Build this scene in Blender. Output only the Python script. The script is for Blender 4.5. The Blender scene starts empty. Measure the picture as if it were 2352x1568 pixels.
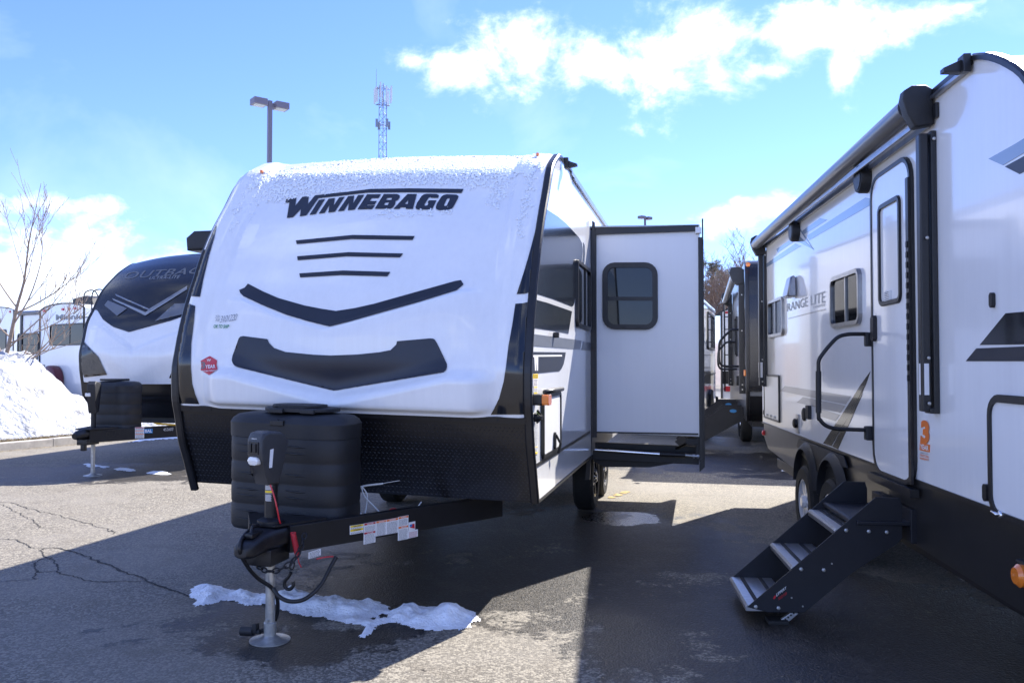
import bpy, bmesh, math, random
import numpy as np
from mathutils import Vector, Matrix, Euler, noise
from mathutils.bvhtree import BVHTree
from mathutils.geometry import delaunay_2d_cdt
random.seed(7)
R = math.radians
scene = bpy.context.scene
col = scene.collection

# ------------------------------------------------------------------ camera, sky, sun, exposure
F = 1900.0; H = 1.55; PITCH = math.atan(51/1900)
cd = bpy.data.cameras.new('camera'); cam = bpy.data.objects.new('camera', cd); col.objects.link(cam)
cam.location = (0, 0, H); cam.rotation_euler = (R(90)+PITCH, 0, 0)
cd.sensor_width = 36; cd.lens = 36*F/2352; cd.clip_start = .05; cd.clip_end = 4000
scene.camera = cam
SUN = Vector((.70, .826, 1)).normalized()
sun_el = math.asin(SUN.z); sun_az = math.atan2(SUN.x, SUN.y)
sl = bpy.data.lights.new('sun', 'SUN'); sl.energy = 4.5; sl.angle = R(.53); sl.color = (1, .95, .88)
so = bpy.data.objects.new('sun', sl); col.objects.link(so)
so.rotation_euler = SUN.to_track_quat('Z', 'Y').to_euler(); so.location = (20, 24, 30)
scene.view_settings.view_transform = 'Standard'; scene.view_settings.look = 'None'
scene.view_settings.gamma = 1; scene.view_settings.use_curve_mapping = False
scene.view_settings.exposure = 1.55

W = bpy.data.worlds.new('World'); scene.world = W; W.use_nodes = True
nt = W.node_tree; nt.nodes.clear(); L = nt.links
def nd(t, **k):
    n = nt.nodes.new(t)
    for a, b in k.items(): setattr(n, a, b)
    return n
def mth(op, a, b=None, c=None, clamp=False):
    n = nd('ShaderNodeMath', operation=op); n.use_clamp = clamp
    for i, v in enumerate((a, b, c)):
        if v is None: continue
        if isinstance(v, (int, float)): n.inputs[i].default_value = v
        else: L.new(v, n.inputs[i])
    return n.outputs[0]
sky = nd('ShaderNodeTexSky', sky_type='NISHITA'); sky.sun_disc = False
sky.sun_elevation = sun_el; sky.sun_rotation = sun_az
sky.air_density = 1.0; sky.dust_density = .0; sky.ozone_density = 3.0; sky.altitude = 200
tc = nd('ShaderNodeTexCoord'); sx = nd('ShaderNodeSeparateXYZ'); L.new(tc.outputs['Generated'], sx.inputs[0])
az = mth('ARCTAN2', sx.outputs[0], sx.outputs[1]); el = mth('ARCSINE', sx.outputs[2])
cv = nd('ShaderNodeCombineXYZ'); L.new(az, cv.inputs[0]); L.new(mth('MULTIPLY', el, 1.35), cv.inputs[1])
def wnoise(scale, det, rough=.6, dist=0, vec=None):
    n = nd('ShaderNodeTexNoise'); n.inputs['Scale'].default_value = scale; n.inputs['Detail'].default_value = det
    n.inputs['Roughness'].default_value = rough; n.inputs['Distortion'].default_value = dist
    L.new(vec or cv.outputs[0], n.inputs['Vector']); return n.outputs[0]
n1 = wnoise(9, 10, .62, .35); n2 = wnoise(34, 8, .6, .2); n3 = wnoise(2.4, 5, .5)
blobs = [(960,135,70,26),(1060,140,110,45),(1210,120,170,72),(1380,150,190,52),(1560,120,140,88),(1660,180,110,60),(1640,90,70,60),
         (1950,58,130,50),(2090,36,140,36),(2230,6,80,18),(1940,165,34,48),(1830,75,60,60),(1760,160,90,25),
         (1690,500,80,34),(1770,480,70,26),(1700,462,25,16),
         (60,462,170,26),(200,585,170,80),(60,650,240,100),(330,640,150,66),(450,705,240,60)]
m = None
for (x, y, rx, ry) in blobs:
    a0 = math.atan((x-1176)/F); e0 = math.atan((835-y)/F*math.cos(a0)); ra = rx/F*math.cos(a0)**2; re = ry/F*math.cos(a0)
    dx = mth('DIVIDE', mth('SUBTRACT', az, a0), ra); dy = mth('DIVIDE', mth('SUBTRACT', el, e0), re)
    d = mth('SUBTRACT', 1.15, mth('SQRT', mth('ADD', mth('MULTIPLY', dx, dx), mth('MULTIPLY', dy, dy))))
    m = d if m is None else mth('SMOOTH_MAX', m, d, .35)
inside = mth('SUBTRACT', 1, mth('MULTIPLY', mth('SUBTRACT', mth('ABSOLUTE', az), .62), 5, clamp=True), clamp=True)
gen = mth('MULTIPLY', mth('SUBTRACT', n3, .53), 9)
m = mth('ADD', mth('MULTIPLY', mth('MAXIMUM', m, -1.5), inside), mth('MULTIPLY', gen, mth('SUBTRACT', 1, inside)))
m = mth('ADD', m, mth('MULTIPLY', mth('SUBTRACT', n1, .5), 4.6))
m = mth('ADD', m, mth('MULTIPLY', mth('SUBTRACT', n2, .5), 1.9))
mask = mth('SMOOTHSTEP', m, 0, .75) if False else None
mr = nd('ShaderNodeMapRange', interpolation_type='SMOOTHERSTEP'); L.new(m, mr.inputs[0])
mr.inputs[1].default_value = -.45; mr.inputs[2].default_value = 1.6; mr.inputs[3].default_value = 0; mr.inputs[4].default_value = 1
veil = mth('MULTIPLY', mth('SUBTRACT', wnoise(3.2, 6, .55, .4), .52), 1.0, clamp=True)
tot = mth('MAXIMUM', mth('MULTIPLY', mr.outputs[0], .97), veil, clamp=True)
hb = nd('ShaderNodeMapRange'); L.new(sx.outputs[2], hb.inputs[0]); hb.inputs[1].default_value = -.02; hb.inputs[2].default_value = .03
tot = mth('MULTIPLY', tot, hb.outputs[0], clamp=True)
mix = nd('ShaderNodeMix', data_type='RGBA'); L.new(tot, mix.inputs[0]); tn = nd('ShaderNodeVectorMath', operation='MULTIPLY'); L.new(sky.outputs[0], tn.inputs[0]); tn.inputs[1].default_value = (.61, .69, 1.13); L.new(tn.outputs[0], mix.inputs[6])
CLOUD = 6.4
cc = nd('ShaderNodeMix', data_type='RGBA'); L.new(mth('MULTIPLY', mth('SUBTRACT', n1, .3), 2, clamp=True), cc.inputs[0])
cc.inputs[6].default_value = (CLOUD*.84, CLOUD*.95, CLOUD*1.12, 1); cc.inputs[7].default_value = (CLOUD*1.12, CLOUD*1.2, CLOUD*1.3, 1)
L.new(cc.outputs[2], mix.inputs[7])
bg = nd('ShaderNodeBackground'); bg.inputs['Strength'].default_value = .10
L.new(mix.outputs[2], bg.inputs[0]); wo = nd('ShaderNodeOutputWorld'); L.new(bg.outputs[0], wo.inputs[0])

# ------------------------------------------------------------------ materials
def mat(name, c, rough=.5, metal=0, coat=0, spec=.5, bump=None, var=None, trans=0):
    """bump=(scale, strength[, detail]); var=(scale, amount) brightness variation"""
    m = bpy.data.materials.new(name); m.use_nodes = True; t = m.node_tree; b = t.nodes['Principled BSDF']
    c = tuple(c) if hasattr(c, '__len__') else (c, c, c)
    b.inputs['Base Color'].default_value = (*c, 1); b.inputs['Roughness'].default_value = rough
    b.inputs['Metallic'].default_value = metal; b.inputs['Coat Weight'].default_value = coat; b.inputs['Coat Roughness'].default_value = .04
    b.inputs['Specular IOR Level'].default_value = spec; b.inputs['Transmission Weight'].default_value = trans
    tc = t.nodes.new('ShaderNodeTexCoord')
    if bump:
        n = t.nodes.new('ShaderNodeTexNoise'); n.inputs['Scale'].default_value = bump[0]; n.inputs['Detail'].default_value = bump[2] if len(bump) > 2 else 3
        t.links.new(tc.outputs['Object'], n.inputs['Vector'])
        bp = t.nodes.new('ShaderNodeBump'); bp.inputs['Strength'].default_value = bump[1]; bp.inputs['Distance'].default_value = .01
        t.links.new(n.outputs[0], bp.inputs['Height']); t.links.new(bp.outputs[0], b.inputs['Normal'])
    streak = name.startswith(('white_gel', 'white_mould', 'slide_wall'))
    if var:
        n = t.nodes.new('ShaderNodeTexNoise'); n.inputs['Scale'].default_value = var[0]; n.inputs['Detail'].default_value = 6; n.inputs['Roughness'].default_value = .65
        t.links.new(tc.outputs['Object'], n.inputs['Vector'])
        mr = t.nodes.new('ShaderNodeMapRange'); mr.inputs[1].default_value = .3; mr.inputs[2].default_value = .7
        mr.inputs[3].default_value = 1-var[1]; mr.inputs[4].default_value = 1+var[1]*.6
        if streak:
            mp_ = t.nodes.new('ShaderNodeMapping'); mp_.inputs['Scale'].default_value = (26, 26, .9); t.links.new(tc.outputs['Object'], mp_.inputs[0])
            n9 = t.nodes.new('ShaderNodeTexNoise'); n9.inputs['Scale'].default_value = 1; n9.inputs['Detail'].default_value = 5; n9.inputs['Roughness'].default_value = .7; t.links.new(mp_.outputs[0], n9.inputs['Vector'])
            ad = t.nodes.new('ShaderNodeMath'); ad.operation = 'ADD'; t.links.new(n.outputs[0], ad.inputs[0]); t.links.new(n9.outputs[0], ad.inputs[1]); hf = t.nodes.new('ShaderNodeMath'); hf.operation = 'MULTIPLY'; hf.inputs[1].default_value = .5; t.links.new(ad.outputs[0], hf.inputs[0]); t.links.new(hf.outputs[0], mr.inputs[0])
        else: t.links.new(n.outputs[0], mr.inputs[0])
        mx = t.nodes.new('ShaderNodeVectorMath'); mx.operation = 'SCALE'; mx.inputs[0].default_value = c
        t.links.new(mr.outputs[0], mx.inputs['Scale']); t.links.new(mx.outputs[0], b.inputs['Base Color'])
    return m
M = dict(
    white=mat('white_gelcoat', (.86, .86, .86), .16, coat=.5, bump=(6, .035, 2), var=(2.2, .05)),
    capwhite=mat('white_moulded_cap', (.86, .86, .86), .2, coat=.5, bump=(40, .02, 2), var=(3, .06)),
    slidewhite=mat('slide_wall_white', (.85, .855, .86), .3, coat=.2, bump=(5, .05, 2), var=(1.4, .03)),
    roof=mat('roof_membrane', (.75, .75, .74), .6, bump=(60, .1), var=(4, .08)),
    gloss=mat('gloss_black_panel', (.006, .008, .012), .2, coat=.5, bump=(5, .02, 2), var=(6, .3)),
    vinyl=mat('charcoal_vinyl', (.014, .019, .034), .40, var=(5, .2)),
    greyvinyl=mat('grey_vinyl', (.14, .15, .17), .35, coat=.3, var=(8, .12)),
    taupe=mat('taupe_vinyl', (.42, .41, .40), .25, coat=.4),
    skyvinyl=mat('sky_tinted_vinyl', (.24, .30, .38), .18, coat=.5),  # dark gloss decal with the sky's blue reflection put into its colour
    skirt=mat('dark_skirt_metal', (.019, .018, .018), .32, coat=.2, bump=(8, .04), var=(5, .2)),
    trim=mat('black_trim', (.014, .014, .016), .38, bump=(30, .05), var=(20, .25)),
    rail=mat('aluminium_rail', (.35, .35, .36), .3, metal=.9, var=(12, .2)),
    steel=mat('black_painted_steel', (.006, .006, .008), .45, bump=(90, .08), var=(14, .3)),
    stepsteel=mat('powder_coated_steel', (.006, .007, .012), .5, bump=(160, .06), var=(7, .25)),
    plastic=mat('textured_black_plastic', (.013, .014, .017), .55, bump=(260, .22, 2), var=(9, .2)),
    plate=mat('black_tread_plate', (.007, .007, .009), .36, coat=.15, bump=(30, .05), var=(9, .25)),
    alu=mat('brushed_aluminium', (.52, .52, .53), .34, metal=.85, bump=(120, .08), var=(40, .15)),
    galv=mat('galvanised_steel', (.50, .50, .48), .38, metal=.7, bump=(40, .06), var=(25, .25)),
    chrome=mat('chrome', (.75, .76, .78), .1, metal=1),
    glass=mat('tinted_glass', (.006, .008, .011), .03, spec=.5, bump=(2.5, .03, 1)),
    doorglass=mat('mirror_tint_glass', (.02, .022, .024), .02, coat=0, spec=.2, bump=(1.6, .03, 1)),
    rubber=mat('tyre_rubber', (.012, .012, .012), .75, bump=(80, .15), var=(20, .3)),
    red=mat('red_plastic', (.55, .02, .03), .3, coat=.4),
    darkred=mat('maroon_vinyl', (.12, .02, .03), .4),
    amber=mat('amber_lens', (.85, .22, .02), .12, coat=1),
    lens=mat('clear_ribbed_lens', (.75, .75, .74), .15, coat=1),
    paper=mat('white_label', (.78, .78, .78), .45),
    ink=mat('printed_ink', (.03, .03, .035), .5),
    greyink=mat('pale_grey_print', (.20, .22, .25), .35),
    yellow=mat('yellow_print', (.85, .60, .03), .45), orange=mat('orange_print', (.80, .19, .03), .45),
    redink=mat('red_print', (.45, .01, .02), .4), green=mat('green_print', (.01, .22, .09), .45), blue=mat('blue_print', (.03, .22, .52), .4),
    lime=mat('lime_label', (.30, .55, .10), .5), whiteprint=mat('white_print', (.8, .8, .8), .4),
    cable=mat('black_cable', (.012, .012, .014), .45), whitewire=mat('white_wire', (.62, .62, .60), .4),
    awn=mat('grey_awning_roll', (.085, .088, .10), .36, coat=.3, var=(8, .15)),
    pole=mat('painted_lamp_post', (.16, .15, .20), .5), lampglass=mat('lamp_lens', (.35, .40, .42), .25),
    tower=mat('galvanised_lattice', (.22, .27, .36), .5, metal=.2), antenna=mat('antenna_white', (.6, .65, .72), .4),
    bark=mat('pale_bark', (.30, .22, .16), .8, bump=(60, .3), var=(20, .3)),
    darkbark=mat('dark_bark', (.12, .09, .07), .9, bump=(20, .3), var=(8, .3)),
    needles=mat('pine_needles', (.10, .12, .075), .7, var=(3, .45)), twig=mat('brown_twigs', (.26, .19, .145), .85, var=(3, .4)),
    fascia=mat('brown_fascia', (.10, .07, .055), .7), wall=mat('tan_wall', (.45, .36, .28), .8),
    jackplastic=mat('pebbled_grey_plastic', (.035, .036, .040), .34, bump=(420, .25, 2), var=(9, .2)), silver=mat('silver_vinyl', (.30, .32, .35), .35),
    wornpaint=mat('worn_yellow_paint', (.42, .30, .10), .8, var=(30, .3)),
    darkglass=mat('dark_tinted_glass', (.006, .007, .009), .06, spec=.10), rimalu=mat('machined_rim', (.70, .70, .71), .28, metal=.15, coat=.5), dimprint=mat('dim_grey_print', (.075, .085, .10), .4),
    tread=mat('tread_tape', (.02, .02, .022), .8, bump=(300, .3)),
    darkcap=mat('dark_gloss_cap', (.008, .009, .013), .26, coat=.15, bump=(4, .03, 2)),
    tongue=mat('yellow_strap', (.55, .32, .02), .6),
)

# ------------------------------------------------------------------ helpers
def tag(o, label=None, cat=None, group=None, kind=None):
    if label: o['label'] = label
    if cat: o['category'] = cat
    if group: o['group'] = group
    if kind: o['kind'] = kind
    return o
def empty(name, loc, rz=0, label=None, cat=None, group=None):
    o = bpy.data.objects.new(name, None); col.objects.link(o); o.location = loc; o.rotation_euler = (0, 0, rz)
    o.empty_display_size = .2
    return tag(o, label, cat, group)
def mk(name, v, f, m, parent=None, smooth=False, kind=None):
    me = bpy.data.meshes.new(name); me.from_pydata([tuple(p) for p in v], [], f); me.update()
    if smooth: me.polygons.foreach_set('use_smooth', [True]*len(me.polygons))
    o = bpy.data.objects.new(name, me); col.objects.link(o); me.materials.append(m if not isinstance(m, str) else M[m])
    if parent is not None: o.parent = parent
    if kind: o['kind'] = kind
    return o
def from_bm(name, bm, m, parent=None, smooth=False, angle=None, kind=None):
    bmesh.ops.recalc_face_normals(bm, faces=bm.faces[:])
    me = bpy.data.meshes.new(name); bm.to_mesh(me); bm.free()
    if smooth: me.polygons.foreach_set('use_smooth', [True]*len(me.polygons))
    if angle: me.set_sharp_from_angle(angle=R(angle))
    o = bpy.data.objects.new(name, me); col.objects.link(o); me.materials.append(M[m] if isinstance(m, str) else m)
    if parent is not None: o.parent = parent
    if kind: o['kind'] = kind
    return o
def add_prism(bm, pts, fn, a, b, bevel=0, seg=2):
    """extrude polygon pts (2D) from depth a to b; fn(s,t,d)->xyz"""
    v0 = [bm.verts.new(fn(s, t, a)) for s, t in pts]; v1 = [bm.verts.new(fn(s, t, b)) for s, t in pts]
    n = len(pts); fs = [bm.faces.new(v0), bm.faces.new(v1[::-1])]
    for i in range(n): fs.append(bm.faces.new((v0[i], v1[i], v1[(i+1) % n], v0[(i+1) % n])))
    if bevel:
        es = list({e for f in fs[:2] for e in f.edges})
        bmesh.ops.bevel(bm, geom=es, offset=bevel, segments=seg, affect='EDGES', profile=.6)
XYZ = lambda s, t, d: (s, t, d)
YZX = lambda s, t, d: (d, s, t)     # polygon in y,z extruded in x
XZY = lambda s, t, d: (s, d, t)     # polygon in x,z extruded in y
def prism(name, pts, fn, a, b, m, parent=None, bevel=0, seg=2, smooth=False, kind=None):
    bm = bmesh.new(); add_prism(bm, pts, fn, a, b, bevel, seg)
    return from_bm(name, bm, m, parent, smooth, 40 if smooth else None, kind)
def add_box(bm, x0, x1, y0, y1, z0, z1, bevel=0, seg=2, M4=None):
    r = bmesh.ops.create_cube(bm, size=1); vs = r['verts']
    for v in vs:
        v.co = Vector(((x0+x1)/2+v.co.x*(x1-x0), (y0+y1)/2+v.co.y*(y1-y0), (z0+z1)/2+v.co.z*(z1-z0)))
    if bevel:
        es = list({e for v in vs for e in v.link_edges})
        rr = bmesh.ops.bevel(bm, geom=es, offset=bevel, segments=seg, affect='EDGES', profile=.6)
        vs = list({v for f in rr['faces'] for v in f.verts} | {v for v in vs if v.is_valid})
    if M4: bmesh.ops.transform(bm, matrix=M4, verts=vs)
def box(name, x0, x1, y0, y1, z0, z1, m, parent=None, bevel=.004, seg=2, M4=None, kind=None):
    bm = bmesh.new(); add_box(bm, x0, x1, y0, y1, z0, z1, bevel, seg, M4)
    return from_bm(name, bm, m, parent, kind=kind)
def cr(pts, n=6):
    """Catmull-Rom resample"""
    P = [Vector(p) for p in pts]; out = []
    for i in range(len(P)-1):
        a, b, c, d = P[max(i-1, 0)], P[i], P[i+1], P[min(i+2, len(P)-1)]
        for k in range(n):
            t = k/n; out.append(.5*((2*b)+(c-a)*t+(2*a-5*b+4*c-d)*t*t+(3*b-a-3*c+d)*t**3))
    return out+[P[-1]]
def add_tube(bm, pts, r, seg=8, cap=True):
    P = [Vector(p) for p in pts]; n = len(P); rs = r if hasattr(r, '__len__') else [r]*n
    up = Vector((0, 0, 1)); prev = None; rings = []
    for i, p in enumerate(P):
        d = (P[min(i+1, n-1)]-P[max(i-1, 0)]); d = d.normalized() if d.length > 1e-9 else Vector((0, 0, 1))
        if prev is None: a = d.cross(up if abs(d.z) < .95 else Vector((1, 0, 0))).normalized()
        else:
            a = prev-d*prev.dot(d); a = a.normalized() if a.length > 1e-6 else d.orthogonal().normalized()
        prev = a; b = d.cross(a)
        rings.append([bm.verts.new(p+(a*math.cos(2*math.pi*k/seg)+b*math.sin(2*math.pi*k/seg))*rs[i]) for k in range(seg)])
    for i in range(n-1):
        for k in range(seg): bm.faces.new((rings[i][k], rings[i][(k+1) % seg], rings[i+1][(k+1) % seg], rings[i+1][k]))
    if cap: bm.faces.new(rings[0][::-1]); bm.faces.new(rings[-1])
def tube(name, pts, r, m, parent=None, seg=10, curve=0, kind=None):
    bm = bmesh.new(); add_tube(bm, cr(pts, curve) if curve else pts, r, seg)
    return from_bm(name, bm, m, parent, True, 50, kind)
def lathe(name, prof, m, parent=None, c=(0, 0, 0), seg=32, axis='z', kind=None, caps=True):
    bm = bmesh.new(); add_lathe(bm, prof, c, seg, axis, caps); return from_bm(name, bm, m, parent, True, 35, kind)
def add_lathe(bm, prof, c=(0, 0, 0), seg=32, axis='z', caps=True):
    rings = []
    for r, h in prof:
        ring = []
        for k in range(seg):
            a = 2*math.pi*k/seg; u, v = r*math.cos(a), r*math.sin(a)
            p = (u, v, h) if axis == 'z' else ((h, u, v) if axis == 'x' else (u, h, v))
            ring.append(bm.verts.new((c[0]+p[0], c[1]+p[1], c[2]+p[2])))
        rings.append(ring)
    for i in range(len(rings)-1):
        for k in range(seg): bm.faces.new((rings[i][k], rings[i][(k+1) % seg], rings[i+1][(k+1) % seg], rings[i+1][k]))
    if caps: bm.faces.new(rings[0][::-1]); bm.faces.new(rings[-1])
def rrect(s0, s1, t0, t1, r, n=5):
    r = min(r, (s1-s0)/2-1e-4, (t1-t0)/2-1e-4); out = []
    for cx, cy, a0 in ((s1-r, t0+r, -90), (s1-r, t1-r, 0), (s0+r, t1-r, 90), (s0+r, t0+r, 180)):
        for k in range(n+1):
            a = R(a0+90*k/n); out.append((cx+r*math.cos(a), cy+r*math.sin(a)))
    return out
def add_ring(bm, outer, inner, fn, a, b, bevel=0):
    n = len(outer); V = [[bm.verts.new(fn(s, t, d)) for s, t in L_] for L_, d in ((outer, a), (outer, b), (inner, b), (inner, a))]
    for i in range(n):
        j = (i+1) % n
        for q in range(4): A, B = V[q], V[(q+1) % 4]; bm.faces.new((A[i], A[j], B[j], B[i]))
    if bevel:
        es = [e for e in bm.edges if all(v in set(V[1]) for v in e.verts)]
        bmesh.ops.bevel(bm, geom=es, offset=bevel, segments=2, affect='EDGES')
def inside(p, poly):
    x, y = p; c = False; n = len(poly); j = n-1
    for i in range(n):
        xi, yi = poly[i]; xj, yj = poly[j]
        if (yi > y) != (yj > y) and x < (xj-xi)*(y-yi)/(yj-yi)+xi: c = not c
        j = i
    return c

class Frame:
    """local frame of a vehicle: x across, y away along its axis, z up"""
    def __init__(s, loc, yaw, lean=0):
        s.loc = Vector((loc[0], loc[1], 0)); s.yaw = yaw; s.S = Matrix.Identity(4); s.S[2][0] = -lean; s.lean = lean
        s.M = Matrix.Translation(s.loc) @ Matrix.Rotation(yaw, 4, 'Z') @ s.S; s.I = s.M.inverted()
    def settle(s, root):
        # the vehicle stands a touch higher on one side; wheels stay on the ground
        for o in root.children_recursive:
            if o.type == 'MESH' and not any(w in o.name for w in ('wheel', 'rim', 'brake')): o.data.transform(s.S)
    def ray(s, px, py):
        d = Euler((R(90)+PITCH, 0, 0)).to_matrix() @ Vector(((px-1176)/F, -(py-784)/F, -1))
        return s.I @ Vector((0, 0, H)), (s.I.to_3x3() @ d).normalized()
    def hit(s, px, py, ax, v):
        o, d = s.ray(px, py); i = 'xyz'.index(ax); return o+d*((v-o[i])/d[i])
G = Frame((0, 0), 0)
def ground(px, py, z=0): return G.hit(px, py, 'z', z)

class Plane:
    """a flat wall of a vehicle; (s,t) on it, out = outward side"""
    def __init__(s, fr, ax, v, out, parent):
        s.fr, s.ax, s.v, s.out, s.par = fr, ax, v, out, parent; s.k = 0
    def st(s, px, py):
        p = s.fr.hit(px, py, s.ax, s.v); return (p.y, p.z) if s.ax == 'x' else (p.x, p.z)
    def fn(s, a, b, d): return (s.v+s.out*d, a, b) if s.ax == 'x' else (a, s.v+s.out*d, b)
    def decal(s, name, pts, m, off=.003, parent=None, px=True, kind=None):
        q = [s.st(*p) for p in pts] if px else pts
        bm = bmesh.new(); add_prism(bm, q, s.fn, .0005, off); return from_bm(name, bm, m, parent or s.par, kind=kind)
    def rect(s, quad):
        """TL,TR,BR,BL in pixels -> s0,s1,t0,t1"""
        q = [s.st(*p) for p in quad]; ss = sorted(p[0] for p in q)
        return (ss[0]+ss[1])/2, (ss[2]+ss[3])/2, (q[2][1]+q[3][1])/2, (q[0][1]+q[1][1])/2
    def panel(s, name, r, rad, a, b, m, parent=None, bevel=.003):
        bm = bmesh.new(); add_prism(bm, rrect(*r, rad), s.fn, a, b, bevel); return from_bm(name, bm, m, parent or s.par)
    def ring(s, name, r, w, rad, a, b, m, parent=None, bevel=0):
        bm = bmesh.new(); s0, s1, t0, t1 = r
        add_ring(bm, rrect(s0, s1, t0, t1, rad), rrect(s0+w, s1-w, t0+w, t1-w, max(rad-w, .004)), s.fn, a, b, bevel)
        return from_bm(name, bm, m, parent or s.par)
    def window(s, quad, w=.045, rad=.09, bars=(), par=None, nested=False, glass='glass', fm='trim', th=.028, r=None):
        r = r or s.rect(quad); s0, s1, t0, t1 = r
        f = s.ring('window_frame' if nested else 'window', r, w, rad, 0, th, fm, par, bevel=.006)
        p = par if nested else f
        s.panel('pane', (s0+w*.8, s1-w*.8, t0+w*.8, t1-w*.8), max(rad-w*.8, .01), .001, .010, glass, p, 0)
        for (kind, u, bw) in bars:
            if kind == 'v': c = s0+(s1-s0)*u; q = (c-bw/2, c+bw/2, t0+w*.7, t1-w*.7)
            else: c = t0+(t1-t0)*u; q = (s0+w*.7, s1-w*.7, c-bw/2, c+bw/2)
            s.panel('mullion', q, .003, .004, th*.75, fm, p, .002)
        return f, r

_tc = {}
def text2d(body, bold=0, shear=0, spacing=1):
    key = (body, bold, shear, spacing)
    if key in _tc: return _tc[key]
    c = bpy.data.curves.new('t', 'FONT'); c.body = body; c.offset = bold; c.shear = shear; c.space_character = spacing; c.resolution_u = 3
    o = bpy.data.objects.new('t', c); col.objects.link(o); bpy.context.view_layer.update()
    me = bpy.data.meshes.new_from_object(o.evaluated_get(bpy.context.evaluated_depsgraph_get()))
    v = [(p.co.x, p.co.y) for p in me.vertices]; f = [tuple(q.vertices) for q in me.polygons]
    bpy.data.objects.remove(o); bpy.data.curves.remove(c); bpy.data.meshes.remove(me)
    x0 = min(p[0] for p in v); x1 = max(p[0] for p in v); y0 = min(p[1] for p in v); y1 = max(p[1] for p in v)
    v = [((x-x0)/(x1-x0), (y-y0)/(y1-y0)) for x, y in v]; _tc[key] = (v, f); return v, f
def text(name, body, quad, proj, m, parent, bold=.012, shear=0, spacing=1):
    """quad TL,TR,BR,BL in the coordinates proj takes"""
    v, f = text2d(body, bold, shear, spacing); TL, TR, BR, BL = [Vector(q) for q in quad]; out = []
    for x, y in v: q = (BL*(1-x)+BR*x)*(1-y)+(TL*(1-x)+TR*x)*y; out.append(proj(q.x, q.y))
    return mk(name, out, f, m, parent)
def wallproj(pl, off=.004, px=True):
    def g(x, y):
        s_, t_ = pl.st(x, y) if px else (x, y); return pl.fn(s_, t_, off)
    return g
def conform(name, outer, proj, m, parent, holes=(), step=9):
    """polygon in pixels laid as a thin film on a curved surface"""
    def dens(P):
        o = []
        for i in range(len(P)):
            a = Vector(P[i]); b = Vector(P[(i+1) % len(P)]); n = max(1, int((b-a).length/step))
            o += [a+(b-a)*k/n for k in range(n)]
        return o
    V, E = [], []
    for P in (outer, *holes):
        d = dens(P); b = len(V); V += d; E += [(b+i, b+(i+1) % len(d)) for i in range(len(d))]
    xs = [p[0] for p in outer]; ys = [p[1] for p in outer]; y = min(ys)+step*.6
    while y < max(ys):
        x = min(xs)+step*.6
        while x < max(xs):
            if inside((x, y), outer) and not any(inside((x, y), h) for h in holes): V.append(Vector((x, y)))
            x += step
        y += step
    r = delaunay_2d_cdt(V, E, [], 0, 1e-4); v = r[0]; fs = []
    for f in r[2]:
        c = sum((v[i] for i in f), Vector((0, 0)))/len(f)
        if inside(c, outer) and not any(inside(c, h) for h in holes): fs.append(tuple(f))
    pts = [proj(p.x, p.y) for p in v]; ok = [p is not None for p in pts]
    fs = [f for f in fs if all(ok[i] for i in f)]
    return mk(name, [p or (0, 0, 0) for p in pts], fs, m, parent, smooth=True)
def pch(xs, ys, q):
    """smooth monotone-ish interpolation"""
    xs, ys = np.array(xs, float), np.array(ys, float); h = np.diff(xs); d = np.diff(ys)/h
    mm = np.zeros(len(xs)); mm[0], mm[-1] = d[0], d[-1]
    for i in range(1, len(xs)-1): mm[i] = 0 if d[i-1]*d[i] <= 0 else 2*d[i-1]*d[i]/(d[i-1]+d[i])
    q = np.asarray(q, float); i = np.clip(np.searchsorted(xs, q)-1, 0, len(xs)-2); t = (q-xs[i])/h[i]
    return (2*t**3-3*t**2+1)*ys[i]+(t**3-2*t**2+t)*h[i]*mm[i]+(-2*t**3+3*t**2)*ys[i+1]+(t**3-t**2)*h[i]*mm[i+1]
def resample(pts, n):
    P = np.array(pts, float); s = np.r_[0, np.cumsum(np.hypot(*np.diff(P, axis=0).T))]; q = np.linspace(0, s[-1], n)
    return np.c_[pch(s, P[:, 0], q), pch(s, P[:, 1], q)]
def ss(a, b, x):
    t = np.clip((x-a)/(b-a), 0, 1); return t*t*(3-2*t)
def sweep(name, prof, x0, x1, t_in, t_out, m, parent, flip=1):
    """rectangular band following a (y,z) outline; prof ordered bottom->top->back"""
    P = np.array(prof, float); T = np.gradient(P, axis=0); N = np.c_[T[:, 1], -T[:, 0]]; N /= np.linalg.norm(N, axis=1)[:, None]+1e-9
    N = -N  # outward (forward/up)
    v = []; f = []
    for p, n in zip(P, N):
        a = p+n*t_out; b = p-n*t_in; r = .35*(x1-x0)
        v += [(x0, *b), (x0, *(p+n*t_out*.5)), (x0+r*.5, *a), (x1-r*.5, *a), (x1, *(p+n*t_out*.5)), (x1, *b)]
    for i in range(len(P)-1):
        for k in range(6): a, b = i*6+k, i*6+(k+1) % 6; f.append((a, b, b+6, a+6))
    f += [(5, 4, 3, 2, 1, 0), tuple(len(v)-6+k for k in range(6))]
    return mk(name, v, f, m, parent)

def to_px(fr, p):
    w = fr.M @ Vector(p); c = Euler((R(90)+PITCH, 0, 0)).to_matrix().transposed() @ (w-Vector((0, 0, H)))
    return 1176+F*c.x/-c.z, 784-F*c.y/-c.z

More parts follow.
